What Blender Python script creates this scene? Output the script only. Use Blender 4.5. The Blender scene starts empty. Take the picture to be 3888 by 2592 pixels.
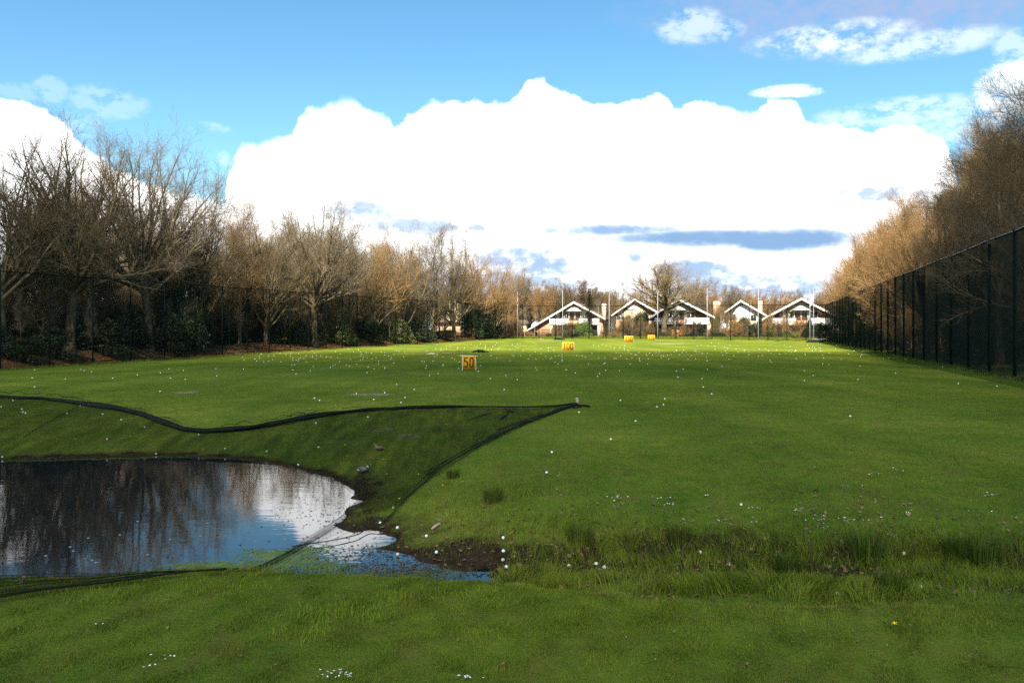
import bpy, math, random
import numpy as np
from mathutils import Vector
rng = np.random.default_rng(11)
random.seed(11)
R = math.radians
scene = bpy.context.scene
COL = scene.collection

# ------------------------------------------------------------------ camera geometry (18 mm lens on a 22 mm sensor)
F, CX, YH, EYE = 3152.0, 1944.0, 1255.0, 2.17       # focal length and principal point in photo pixels, eye height in metres
WATER = -0.70
SUN_EL, SUN_AZ = R(40), R(186)                       # sun behind the viewer; azimuth clockwise from +Y

# ------------------------------------------------------------------ light and sky values
SUN_E, EXPO, CLOUD_OP = 5.0, 1.64, .64
SKY_STR, SKY_SAT, SKY_TINT = .070, 1.2, (.86, .98, .93)
CL_WHITE, CL_SOFT, CL_GREY, CL_LAV, CL_WISP = (.84, .84, .84), (.62, .64, .66), (.10, .165, .265), (.145, .178, .27), (.37, .415, .45)

# ------------------------------------------------------------------ small helpers
def link(o, parent=None):
    COL.objects.link(o)
    if parent is not None: o.parent = parent
    return o

def tag(o, label=None, cat=None, group=None, kind=None):
    if label: o['label'] = label
    if cat: o['category'] = cat
    if group: o['group'] = group
    if kind: o['kind'] = kind
    return o

def empty(name, loc, rz=0.0, sc=1.0):
    o = bpy.data.objects.new(name, None)
    o.empty_display_size = 0.2
    o.location = loc; o.rotation_euler = (0, 0, rz)
    o.scale = (sc, sc, sc) if not hasattr(sc, '__len__') else sc
    return link(o)

def mesh_data(name, V, Q=None, T=None, mat=None, smooth=False, col=None):
    V = np.asarray(V, dtype=np.float32).reshape(-1, 3)
    me = bpy.data.meshes.new(name)
    nq = 0 if Q is None else len(Q); nt = 0 if T is None else len(T)
    me.vertices.add(len(V)); me.vertices.foreach_set('co', V.ravel())
    loops = []
    if nq: loops.append(np.asarray(Q, dtype=np.int32).ravel())
    if nt: loops.append(np.asarray(T, dtype=np.int32).ravel())
    L = np.concatenate(loops)
    me.loops.add(len(L)); me.loops.foreach_set('vertex_index', L)
    me.polygons.add(nq + nt)
    st = np.concatenate([np.arange(nq, dtype=np.int32) * 4, nq * 4 + np.arange(nt, dtype=np.int32) * 3])
    me.polygons.foreach_set('loop_start', st)
    me.update(calc_edges=True)
    if smooth: me.polygons.foreach_set('use_smooth', np.ones(nq + nt, dtype=bool))
    if col is not None:
        a = me.color_attributes.new('mask', 'FLOAT_COLOR', 'POINT')
        c = np.ones((len(V), 4), dtype=np.float32); c[:, :3] = col
        a.data.foreach_set('color', c.ravel())
    if mat is not None: me.materials.append(mat)
    me.validate()
    return me

def mesh_obj(name, me, parent=None):
    return link(bpy.data.objects.new(name, me), parent)

def norm(v): return v / np.maximum(np.linalg.norm(v, axis=-1, keepdims=True), 1e-9)

def tubes(P, Rd, s):
    """n polylines of k points -> tube vertices and quads"""
    n, k, _ = P.shape
    T = norm(np.gradient(P, axis=1))
    D = norm(P[:, -1] - P[:, 0] + 1e-6)
    ref = np.where(np.abs(D[:, 2:3]) < 0.8, np.array([[0, 0, 1.0]]), np.array([[1.0, 0, 0]]))
    U = norm(np.cross(T, np.repeat(ref[:, None, :], k, 1))); W = np.cross(T, U)
    a = np.arange(s) * 2 * math.pi / s
    ring = P[:, :, None, :] + Rd[:, :, None, None] * (np.cos(a)[None, None, :, None] * U[:, :, None, :] + np.sin(a)[None, None, :, None] * W[:, :, None, :])
    i, j, b = np.meshgrid(np.arange(n), np.arange(k - 1), np.arange(s), indexing='ij')
    b2 = (b + 1) % s
    q = np.stack([(i * k + j) * s + b, (i * k + j) * s + b2, (i * k + j + 1) * s + b2, (i * k + j + 1) * s + b], -1)
    return ring.reshape(-1, 3), q.reshape(-1, 4)

class MB:
    """collects shapes and builds them as ONE mesh object"""
    def __init__(self): self.V = []; self.Q = []; self.T = []; self.n = 0; self.C = []
    def add(self, V, Q=None, T=None, col=None):
        V = np.asarray(V, dtype=float).reshape(-1, 3)
        if Q is not None and len(Q): self.Q.append(np.asarray(Q) + self.n)
        if T is not None and len(T): self.T.append(np.asarray(T) + self.n)
        self.V.append(V); self.n += len(V)
        self.C.append(np.tile(np.array(col if col is not None else (0, 0, 0), dtype=float), (len(V), 1)) if col is None or np.ndim(col) == 1 else np.asarray(col))
        return self
    def box(self, x0, x1, y0, y1, z0, z1, M=None):
        v = np.array([(x, y, z) for x in (x0, x1) for y in (y0, y1) for z in (z0, z1)], dtype=float)
        if M is not None: v = v @ np.array(M.to_3x3()).T + np.array(M.translation)
        return self.add(v, [(0, 1, 3, 2), (4, 6, 7, 5), (0, 4, 5, 1), (2, 3, 7, 6), (0, 2, 6, 4), (1, 5, 7, 3)])
    def tube(self, pts, r, s=6, cap=True):
        P = np.asarray(pts, dtype=float); rr = np.full(len(P), r) if np.ndim(r) == 0 else np.asarray(r, dtype=float)
        if cap:
            P = np.concatenate([P[:1], P, P[-1:]]); rr = np.concatenate([[1e-4], rr, [1e-4]])
            d0 = norm(P[2] - P[1]); d1 = norm(P[-2] - P[-3])
            P[0] -= d0 * 1e-3; P[-1] += d1 * 1e-3
        V, Q = tubes(P[None], rr[None], s)
        return self.add(V, Q)
    def prism(self, pts, y0, y1):
        """polygon in the xz plane pushed from y0 to y1"""
        n = len(pts)
        v = [(x, y0, z) for x, z in pts] + [(x, y1, z) for x, z in pts]
        q = [(i, (i + 1) % n, n + (i + 1) % n, n + i) for i in range(n)]
        t = [(0, i + 1, i) for i in range(1, n - 1)] + [(n, n + i, n + i + 1) for i in range(1, n - 1)]
        return self.add(v, q, t)
    def build(self, name, mat, parent=None, smooth=False, col=False):
        Q = np.concatenate(self.Q) if self.Q else None; T = np.concatenate(self.T) if self.T else None
        me = mesh_data(name, np.concatenate(self.V), Q, T, mat, smooth, np.concatenate(self.C) if col else None)
        return mesh_obj(name, me, parent)

def sstep(a, b, x):
    t = np.clip((np.asarray(x, dtype=float) - a) / (b - a), 0, 1)
    return t * t * (3 - 2 * t)

def wnoise(x, y, seed=0):
    """cheap smooth noise, about -1..1"""
    r = np.random.default_rng(seed); s = 0
    for k in range(5):
        a = r.uniform(0, 6.28); f = r.uniform(0.6, 1.7); p = r.uniform(0, 6.28)
        s = s + np.sin(f * (x * math.cos(a) + y * math.sin(a)) + p + 0.8 * np.sin(0.7 * f * (y * math.cos(a) - x * math.sin(a)) + p * 2))
    return s / 2.6

# ------------------------------------------------------------------ terrain
def unproj(px, py, z):
    Y = F * (EYE - z) / (py - YH)
    return ((px - CX) / F * Y, Y)

POND_PX = [(-500, 1748), (-200, 1745), (0, 1745), (300, 1737), (600, 1729), (800, 1734), (1000, 1752), (1150, 1787), (1250, 1812), (1310, 1838), (1350, 1868),
           (1335, 1893), (1372, 1900), (1322, 1930), (1300, 1962), (1262, 1992), (1305, 2012), (1352, 2030), (1400, 2008), (1428, 2014), (1482, 2040),
           (1462, 2068), (1418, 2082), (1500, 2100), (1560, 2112), (1610, 2132), (1690, 2150), (1740, 2170), (1890, 2190),
           (1880, 2215), (1600, 2240), (1200, 2240), (850, 2230), (500, 2215), (200, 2205), (0, 2195), (-300, 2190), (-500, 2188)]
POND = np.array([unproj(x, y, WATER) for x, y in POND_PX])
DITCH = np.array([unproj(x, y, z) for x, y, z in [(1850, 2185, -.66), (2100, 2170, -.6), (2400, 2160, -.55), (2800, 2165, -.5), (3300, 2180, -.46), (3888, 2205, -.44), (4600, 2230, -.42)]])

def seg_dist(x, y, A, B):
    d = B - A; L = max(float(d @ d), 1e-9)
    t = np.clip(((x - A[0]) * d[0] + (y - A[1]) * d[1]) / L, 0, 1)
    return np.hypot(x - A[0] - t * d[0], y - A[1] - t * d[1]), t

def sd_pond(x, y):
    best = np.full(x.shape, 1e9); ins = np.zeros(x.shape, dtype=bool)
    n = len(POND)
    for i in range(n):
        A, B = POND[i], POND[(i + 1) % n]
        best = np.minimum(best, seg_dist(x, y, A, B)[0])
        c = ((A[1] > y) != (B[1] > y))
        with np.errstate(divide='ignore', invalid='ignore'):
            xi = (B[0] - A[0]) * (y - A[1]) / (B[1] - A[1] + 1e-12) + A[0]
        ins ^= c & (x < xi)
    return np.where(ins, -best, best)

def sd_ditch(x, y):
    best = np.full(x.shape, 1e9)
    for i in range(len(DITCH) - 1):
        best = np.minimum(best, seg_dist(x, y, DITCH[i], DITCH[i + 1])[0])
    return best - 0.42

LF_A, LF_B = -31.8 - .281 * 51.6, .281               # left fence   X = a + b Y
RF_A, RF_B = 11.42, .2995                            # right fence
def left_off(x, y): return ((LF_A + LF_B * y) - x) / math.hypot(1, LF_B)      # metres outside the left fence
def right_off(x, y): return (x - (RF_A + RF_B * y)) / math.hypot(1, RF_B)
BACK_L = np.array((LF_A + LF_B * 161, 161.0)); BACK_R = np.array((RF_A + RF_B * 146, 146.0))
BD = (BACK_R - BACK_L) / np.linalg.norm(BACK_R - BACK_L)
BN = np.array((-BD[1], BD[0]))                       # pointing away from the viewer
def back_off(x, y): return (x - BACK_L[0]) * BN[0] + (y - BACK_L[1]) * BN[1]

MOUND_PX = [(-1500, 2330), (0, 2292), (200, 2262), (400, 2230), (600, 2205), (850, 2182), (1200, 2183), (1500, 2195), (1800, 2207), (2000, 2228), (2500, 2268), (3000, 2290), (3888, 2312), (5000, 2330)]
_mx = np.array([unproj(x, y, 0)[0] for x, y in MOUND_PX]); _my = np.array([unproj(x, y, 0)[1] for x, y in MOUND_PX])

def height(x, y):
    x = np.asarray(x, dtype=float); y = np.asarray(y, dtype=float)
    shp = x.shape; x = x.ravel(); y = y.ravel()
    lo, ro, bo = left_off(x, y), right_off(x, y), back_off(x, y)
    w = np.maximum(lo + ro, -1e9); span = -(lo + ro)
    t = np.clip(-lo / np.maximum(span, 1.0), 0, 1)
    yy = np.clip(y, -60, 240)
    zl = np.clip(-.29 + .0083 * (yy - 51.6), -.3, 3); zc = .011 * np.maximum(0, yy - 95); zr = np.where(bo > 0, 1, .45) * .010 * np.maximum(0, yy - 97)
    zc = zc * sstep(80, 125, yy) if False else zc
    near = sstep(30, 48, y)
    z = np.where(t < .45, zl * near + (zc - zl * near) * sstep(0, .45, t), zc + (zr - zc) * sstep(.45, 1, t))
    z = z + .95 * sstep(.35, 3.4, lo) * sstep(30, 55, y) * (.8 + .25 * wnoise(x * .5, y * .5, 3)) + .45 * sstep(.5, 5, ro) + .25 * sstep(.5, 4, bo)
    z = z + .018 * wnoise(x * .55, y * .55, 5) + .03 * wnoise(x * .12, y * .12, 6) * sstep(12, 40, y)
    # low mound of turf and rubble behind the 50 board
    z = z + .22 * np.exp(-(((x + 4.55) / 2.1) ** 2 + ((y - 73) / 3.0) ** 2)) 
    k = (y < 45) & (y > 2) & (np.abs(x) < 45)
    if k.any():
        xs, ys, zf = x[k], y[k], z[k]
        sp = sd_pond(xs, ys) + .05 * wnoise(xs * 3.1, ys * 3.1, 8) + .035 * wnoise(xs * 8, ys * 8, 9)
        zp = np.where(sp < 0, WATER + np.maximum(sp * .25, -.5), WATER + (zf - WATER) * (1 - np.exp(-np.maximum(sp, 0) / 3.2)))
        sdd = sd_ditch(xs, ys)
        fl = np.interp(xs, DITCH[:, 0], [-.70, -.62, -.56, -.50, -.46, -.44, -.42])
        zd = np.where(sdd < 0, fl, fl + (zf - fl) * (1 - np.exp(-np.maximum(sdd, 0) / 1.15))) + .02 * wnoise(xs * 4, ys * 4, 12)
        low = np.minimum(zp, zd)
        yc = np.interp(xs, _mx, _my)
        wd = np.interp(xs, [-5, -4, -3, -2.5, -1.8, 0, 3, 6], [5.9, 5.7, 4.7, 3.6, 2.4, 1.9, 1.5, 1.3])
        mound = -1.2 + (1.2 + .012 * wnoise(xs * 1.3, ys * 1.3, 14)) * (1 - sstep(-.12, 1.9, (ys - yc) / wd * 1.9))
        z[k] = np.maximum(low, mound)
    return z.reshape(shp)

_T = np.concatenate([np.geomspace(4.4, 30, 260), np.geomspace(30.2, 330, 260)])
def ground(px, py):
    """first point of the terrain seen at a photo pixel"""
    px = np.atleast_1d(np.asarray(px, dtype=float)); py = np.atleast_1d(np.asarray(py, dtype=float))
    out = np.zeros((len(px), 3))
    for a in range(0, len(px), 500):
        ax, ay = px[a:a + 500], py[a:a + 500]
        X = (ax[:, None] - CX) / F * _T[None]; Z = EYE - (ay[:, None] - YH) / F * _T[None]
        H = height(X, np.repeat(_T[None], len(ax), 0))
        below = Z < H; idx = np.argmax(below, 1); idx = np.where(below.any(1), idx, len(_T) - 1)
        t0 = _T[np.maximum(idx - 1, 0)]; t1 = _T[idx]
        for _ in range(14):
            tm = (t0 + t1) / 2
            b = (EYE - (ay - YH) / F * tm) < height((ax - CX) / F * tm, tm)
            t1 = np.where(b, tm, t1); t0 = np.where(b, t0, tm)
        x = (ax - CX) / F * t1
        out[a:a + 500] = np.stack([x, t1, height(x, t1)], 1)
    return out
def g1(px, py): return ground([px], [py])[0]
def at(px, Y):                                       # point on the ground seen at column px, Y metres out
    x = (px - CX) / F * Y
    return np.array((x, Y, float(height(np.array([x]), np.array([Y]))[0])))

# ------------------------------------------------------------------ materials
def new_mat(name, rough=.8, spec=.3):
    m = bpy.data.materials.new(name); m.use_nodes = True
    nt = m.node_tree; b = nt.nodes['Principled BSDF']
    b.inputs['Roughness'].default_value = rough; b.inputs['Specular IOR Level'].default_value = spec
    return m, nt, b
def N(nt, t, **k):
    n = nt.nodes.new(t)
    for a, v in k.items(): setattr(n, a, v)
    return n
def setv(n, **k):
    for a, v in k.items(): n.inputs[a].default_value = v
    return n
def noise(nt, vec, scale, detail=4, rough=.55):
    n = N(nt, 'ShaderNodeTexNoise'); setv(n, Scale=scale, Detail=detail, Roughness=rough)
    if vec is not None: nt.links.new(vec, n.inputs['Vector'])
    return n.outputs['Fac']
def ramp(nt, fac, stops):
    n = N(nt, 'ShaderNodeValToRGB'); e = n.color_ramp.elements
    while len(e) < len(stops): e.new(.5)
    for i, (p, c) in enumerate(stops): e[i].position = p; e[i].color = (*c, 1) if len(c) == 3 else c
    nt.links.new(fac, n.inputs['Fac']); return n.outputs['Color']
def mixc(nt, fac, a, b, mode='MIX'):
    n = N(nt, 'ShaderNodeMix', data_type='RGBA', blend_type=mode)
    for s, v in ((n.inputs[0], fac), (n.inputs[6], a), (n.inputs[7], b)):
        if hasattr(v, 'is_linked'): nt.links.new(v, s)
        elif isinstance(v, (int, float)): s.default_value = v
        else: s.default_value = (*v, 1)
    return n.outputs[2]
def mth(nt, op, a, b=None, c=None, clamp=False):
    n = N(nt, 'ShaderNodeMath', operation=op, use_clamp=clamp)
    for i, v in enumerate((a, b, c)):
        if v is None: continue
        if hasattr(v, 'is_linked'): nt.links.new(v, n.inputs[i])
        else: n.inputs[i].default_value = v
    return n.outputs[0]
def pos(nt, local=False):
    if local: return N(nt, 'ShaderNodeTexCoord').outputs['Object']
    return N(nt, 'ShaderNodeNewGeometry').outputs['Position']
def mapped(nt, vec, rot=(0, 0, 0), sc=(1, 1, 1)):
    n = N(nt, 'ShaderNodeMapping'); n.inputs['Rotation'].default_value = rot; n.inputs['Scale'].default_value = sc
    nt.links.new(vec, n.inputs['Vector']); return n.outputs['Vector']
def bump(nt, b, h, strength, dist):
    n = N(nt, 'ShaderNodeBump'); setv(n, Strength=strength, Distance=dist)
    nt.links.new(h, n.inputs['Height']); nt.links.new(n.outputs['Normal'], b.inputs['Normal'])
def plain(name, c0, c1, scale=4, rough=.8, spec=.3, bmp=0, local=True, stretch=None, metal=0):
    m, nt, b = new_mat(name, rough, spec)
    v = pos(nt, local)
    if stretch: v = mapped(nt, v, sc=stretch)
    n = noise(nt, v, scale, 5)
    nt.links.new(ramp(nt, n, [(.3, c0), (.7, c1)]), b.inputs['Base Color'])
    b.inputs['Metallic'].default_value = metal
    if bmp: bump(nt, b, noise(nt, v, scale * 3, 4), bmp, .02)
    return m

def grass_colour(nt):
    p = pos(nt)
    big = noise(nt, p, .16, 3); mid = noise(nt, p, 1.1, 4); fine = noise(nt, p, 5.5, 7, .72)
    st = noise(nt, mapped(nt, p, rot=(0, 0, R(16.2)), sc=(.42, .035, 1)), 1.0, 3)
    f = mth(nt, 'ADD', mth(nt, 'ADD', mth(nt, 'MULTIPLY', big, .95), mth(nt, 'MULTIPLY', mid, .55)), mth(nt, 'ADD', mth(nt, 'MULTIPLY', fine, .85), mth(nt, 'MULTIPLY', st, .62)))
    f = mth(nt, 'MULTIPLY', f, .337)
    c = ramp(nt, f, [(.36, GR[0]), (.45, GR[1]), (.54, GR[2]), (.64, GR[3])])
    br = mth(nt, 'MULTIPLY', mth(nt, 'SUBTRACT', noise(nt, mapped(nt, p, sc=(1, .7, 1)), 2.1, 7, .7), .47), 3.0, clamp=True)
    return mixc(nt, br, c, (.150, .128, .034))
GR = [(.047, .088, .014), (.092, .148, .018), (.155, .200, .025), (.27, .268, .040)]

m_ground, nt, b = new_mat('ground_turf', 1.0, 0)
gc = grass_colour(nt)
att = N(nt, 'ShaderNodeVertexColor', layer_name='mask'); sep = N(nt, 'ShaderNodeSeparateColor'); nt.links.new(att.outputs['Color'], sep.inputs[0])
p = pos(nt)
mudc = ramp(nt, noise(nt, p, 9, 6, .7), [(.3, (.018, .013, .008)), (.55, (.045, .031, .018)), (.75, (.085, .06, .035))])
lit = ramp(nt, noise(nt, p, 5, 6, .75), [(.3, (.03, .02, .01)), (.45, (.09, .05, .022)), (.6, (.17, .09, .04)), (.75, (.24, .14, .07))])
pale = ramp(nt, noise(nt, p, 3, 5, .7), [(.3, (.16, .13, .07)), (.6, (.34, .29, .19)), (.8, (.5, .46, .36))])
brk = mth(nt, 'ADD', mth(nt, 'MULTIPLY', noise(nt, p, 2.2, 5, .65), 1.1), -.55)
c = gc
for ch, cc in (('Red', mudc), ('Green', lit), ('Blue', pale)):
    s = sep.outputs[ch]
    f = mth(nt, 'MULTIPLY', mth(nt, 'SUBTRACT', mth(nt, 'ADD', s, mth(nt, 'MULTIPLY', brk, .9)), .32), 3.2, clamp=True)
    f = mth(nt, 'MULTIPLY', f, mth(nt, 'GREATER_THAN', s, .02))
    c = mixc(nt, f, c, cc)
nt.links.new(c, b.inputs['Base Color'])
bump(nt, b, noise(nt, p, 30, 6, .7), .9, .03)

m_blade, nt, b = new_mat('grass_blade', .9, 0)
gc = grass_colour(nt)
att = N(nt, 'ShaderNodeVertexColor', layer_name='mask'); sep = N(nt, 'ShaderNodeSeparateColor'); nt.links.new(att.outputs['Color'], sep.inputs[0])
c = mixc(nt, sep.outputs['Red'], gc, (.21, .27, .026))           # per-blade: yellower
c = mixc(nt, sep.outputs['Green'], c, (.022, .052, .010))          # darker, bluer rushes
c = mixc(nt, sep.outputs['Blue'], c, (.22, .16, .075))            # dry straw
nt.links.new(c, b.inputs['Base Color'])
tr = N(nt, 'ShaderNodeBsdfTranslucent'); nt.links.new(c, tr.inputs['Color'])
mx = N(nt, 'ShaderNodeMixShader'); mx.inputs[0].default_value = .3
nt.links.new(b.outputs[0], mx.inputs[1]); nt.links.new(tr.outputs[0], mx.inputs[2]); nt.links.new(mx.outputs[0], nt.nodes['Material Output'].inputs['Surface'])

m_water, nt, b = new_mat('pond_water', .015, .5)
b.inputs['IOR'].default_value = 1.33; b.inputs['Specular Tint'].default_value = (.60, .80, 1, 1)
p = pos(nt)
nt.links.new(ramp(nt, noise(nt, p, 2, 3), [(.3, (.003, .007, .010)), (.7, (.006, .010, .013))]), b.inputs['Base Color'])
hh = mth(nt, 'ADD', noise(nt, mapped(nt, p, sc=(.8, 2.6, 1)), 1.6, 3), mth(nt, 'MULTIPLY', noise(nt, mapped(nt, p, sc=(1, 2.2, 1)), 7, 3), .22))
bump(nt, b, hh, .02, .06)

def bark(name, c0, c1, c2):
    m, nt, b = new_mat(name, .9, 0)
    p = pos(nt, True)
    n = noise(nt, mapped(nt, p, sc=(3, 3, .6)), 2.2, 6, .7)
    nt.links.new(ramp(nt, n, [(.3, c0), (.5, c1), (.72, c2)]), b.inputs['Base Color'])
    bump(nt, b, n, .6, .05)
    return m
m_bark = bark('oak_bark', (.045, .036, .022), (.105, .085, .05), (.19, .16, .10))
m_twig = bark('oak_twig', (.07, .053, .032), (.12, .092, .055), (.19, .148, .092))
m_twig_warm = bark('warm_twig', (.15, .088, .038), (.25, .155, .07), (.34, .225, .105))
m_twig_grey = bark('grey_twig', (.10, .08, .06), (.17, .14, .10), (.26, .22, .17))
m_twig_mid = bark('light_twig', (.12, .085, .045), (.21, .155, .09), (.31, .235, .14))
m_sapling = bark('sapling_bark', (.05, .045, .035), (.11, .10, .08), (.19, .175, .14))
m_birch = bark('birch_bark', (.12, .10, .08), (.42, .39, .33), (.62, .59, .53))
def leafmat(name, c0, c1, c2):
    m, nt, b = new_mat(name, .5, .4)
    p = pos(nt, True)
    c = ramp(nt, noise(nt, p, 2.6, 5, .7), [(.3, c0), (.5, c1), (.72, c2)])
    nt.links.new(c, b.inputs['Base Color'])
    tr = N(nt, 'ShaderNodeBsdfTranslucent'); nt.links.new(c, tr.inputs['Color'])
    mx = N(nt, 'ShaderNodeMixShader'); mx.inputs[0].default_value = .25
    nt.links.new(b.outputs[0], mx.inputs[1]); nt.links.new(tr.outputs[0], mx.inputs[2]); nt.links.new(mx.outputs[0], nt.nodes['Material Output'].inputs['Surface'])
    return m
m_leaf_dark = leafmat('evergreen_leaf', (.009, .017, .007), (.020, .035, .012), (.042, .064, .02))
m_leaf_green = leafmat('laurel_leaf', (.045, .085, .014), (.10, .17, .025), (.20, .29, .05))
m_leaf_olive = leafmat('olive_leaf', (.05, .06, .02), (.10, .115, .03), (.17, .18, .05))
m_leaf_yellow = leafmat('yellow_leaf', (.12, .13, .02), (.24, .25, .04), (.36, .34, .06))
m_dead = leafmat('dead_leaf', (.09, .045, .02), (.22, .12, .055), (.40, .27, .15))
m_brick = None
def brickmat(name, c0, c1, mo):
    m, nt, b = new_mat(name, .9, .2)
    v = mapped(nt, pos(nt, True), rot=(R(90), 0, 0))
    t = N(nt, 'ShaderNodeTexBrick'); t.inputs['Color1'].default_value = (*c0, 1); t.inputs['Color2'].default_value = (*c1, 1); t.inputs['Mortar'].default_value = (*mo, 1)
    setv(t, Scale=1.0); t.inputs['Brick Width'].default_value = .24; t.inputs['Row Height'].default_value = .075; t.inputs['Mortar Size'].default_value = .008
    nt.links.new(v, t.inputs['Vector'])
    nt.links.new(mixc(nt, .35, t.outputs['Color'], ramp(nt, noise(nt, v, 1.4, 5), [(.3, c0), (.7, c1)])), b.inputs['Base Color'])
    return m
m_brick = brickmat('orange_brick', (.36, .18, .10), (.45, .25, .15), (.45, .40, .33))
m_brick_pale = brickmat('pale_brick', (.50, .36, .24), (.58, .44, .31), (.5, .46, .4))
m_chim = brickmat('chimney_brick', (.42, .30, .20), (.50, .36, .25), (.45, .4, .35))
m_white = plain('white_paint', (.74, .74, .72), (.84, .84, .83), 3, .5, .4)
m_cream = plain('cream_render', (.62, .50, .33), (.72, .60, .42), 1.5, .85)
m_clad = plain('weathered_cladding', (.27, .235, .16), (.42, .37, .27), 2.0, .85, stretch=(6, 6, .3))
m_tile = plain('roof_tile', (.09, .05, .04), (.17, .09, .07), 3, .85, bmp=.4)
m_tile_grey = plain('grey_roof_tile', (.07, .065, .06), (.13, .12, .11), 3, .85, bmp=.4)
m_woodbrown = plain('stained_wood', (.15, .085, .05), (.24, .14, .08), 3, .7, stretch=(1, 1, 5))
m_shed = plain('orange_shed_board', (.30, .14, .055), (.42, .21, .085), 3, .8, stretch=(.3, .3, 6))
m_glass, nt, b = new_mat('window_glass', .06, .7); b.inputs['Base Color'].default_value = (.03, .035, .04, 1)
m_greendoor = plain('green_paint', (.01, .13, .08), (.015, .18, .11), 3, .5)
m_fence = plain('green_black_steel', (.004, .008, .007), (.008, .014, .012), 5, .9, .03)
m_pole = plain('galvanised_steel', (.20, .23, .27), (.30, .33, .37), 3, .45, .5)
m_cable = plain('dark_cable', (.05, .05, .055), (.08, .08, .09), 3, .7)
m_yellow = plain('yellow_board', (.56, .245, .006), (.68, .33, .010), 3.2, .6, .2)
m_black = plain('black_paint', (.022, .011, .005), (.04, .02, .008), 6, .8, .1)
m_ball, nt, b = new_mat('golf_ball', .35, .5); b.inputs['Base Color'].default_value = (.86, .86, .84, 1)
vo = N(nt, 'ShaderNodeTexVoronoi'); setv(vo, Scale=230); nt.links.new(pos(nt, True), vo.inputs['Vector']); bump(nt, b, vo.outputs['Distance'], .5, .002)
m_ball_mud, nt, b = new_mat('muddy_golf_ball', .6, .4)
nt.links.new(ramp(nt, noise(nt, pos(nt, True), 38, 4, .7), [(.40, (.75, .72, .66)), (.56, (.62, .48, .36)), (.72, (.26, .14, .08))]), b.inputs['Base Color'])
m_ball_pond = plain('wet_golf_ball', (.17, .18, .17), (.28, .28, .26), 40, .5)
m_post = plain('grey_post_wood', (.20, .17, .13), (.40, .33, .25), 8, .85, stretch=(3, 3, .5))
m_stick = plain('bleached_wood', (.34, .24, .16), (.55, .42, .30), 10, .8)

def netmat(name, dens, colr, folds=False):
    """a knotted net too fine to resolve: an even share of thread and of hole"""
    m, nt, b = new_mat(name, .9, 0)
    b.inputs['Base Color'].default_value = (*colr, 1)
    t = N(nt, 'ShaderNodeBsdfTransparent'); mx = N(nt, 'ShaderNodeMixShader')
    p = pos(nt)
    n = noise(nt, mapped(nt, p, rot=(0, 0, R(38)), sc=(2.4, .35, 1)) if folds else p, 1.6 if folds else .25, 5, .65)
    f = mth(nt, 'ADD', mth(nt, 'MULTIPLY', mth(nt, 'SUBTRACT', n, .5), .9 if folds else .35), dens, clamp=True)
    nt.links.new(f, mx.inputs[0]); nt.links.new(t.outputs[0], mx.inputs[1]); nt.links.new(b.outputs[0], mx.inputs[2])
    nt.links.new(mx.outputs[0], nt.nodes['Material Output'].inputs['Surface'])
    return m
m_net = netmat('fence_netting', .22, (.012, .018, .014))
m_net_right = netmat('dense_fence_netting', .68, (.022, .030, .022))
m_net_back = netmat('thin_fence_netting', .13, (.014, .02, .016))
m_pondnet = netmat('pond_netting', .36, (.008, .012, .008), True)
m_roll = plain('black_rolled_net', (.004, .006, .004), (.014, .018, .013), 14, .9, .1, bmp=1.0)
m_thread = plain('black_net_thread', (.006, .008, .006), (.016, .018, .014), 9, .9, .1)

# ------------------------------------------------------------------ ground sheet
def axis(segs):
    out = []
    for a, b, s in segs: out.append(np.arange(a, b, s))
    return np.concatenate(out)
gy = np.concatenate([axis([(-60, 2, 4), (2, 5, .5), (5, 14, .075), (14, 30, .13), (30, 60, .4), (60, 210, 1.0)]), np.geomspace(210, 1600, 26)])
xr = np.concatenate([axis([(0, 9, .09), (9, 20, .16), (20, 45, .5), (45, 110, 1.2)]), np.geomspace(110, 1400, 22)])
gx = np.concatenate([-xr[:0:-1], xr])
GX, GY = np.meshgrid(gx, gy)
GZ = height(GX, GY)
ny, nx = GX.shape
ii, jj = np.meshgrid(np.arange(ny - 1), np.arange(nx - 1), indexing='ij')
q = np.stack([ii * nx + jj, ii * nx + jj + 1, (ii + 1) * nx + jj + 1, (ii + 1) * nx + jj], -1).reshape(-1, 4)
mask = np.zeros((ny, nx, 3))
k = (GY < 45) & (GY > 2) & (np.abs(GX) < 45)
sp = np.full(GX.shape, 99.0); sp[k] = sd_pond(GX[k], GY[k])
sdt = np.full(GX.shape, 99.0); sdt[k] = sd_ditch(GX[k], GY[k])
mud = np.clip(1.05 - sp / .5, 0, 1) * .8
mud = np.maximum(mud, np.clip(1.15 - sdt / 1.0, 0, 1) * np.where(GX < 2.6, .82, .72))
mud = np.maximum(mud, np.where((GX > -3.0) & (GX < 1.0), np.clip(1 - sp / 1.3, 0, 1) * .78, 0))
mc = np.array(unproj(1660, 2110, -.62)); mud = np.maximum(mud, .9 * np.exp(-(((GX - mc[0]) / 1.3) ** 2 + ((GY - mc[1]) / .8) ** 2)))
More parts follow.
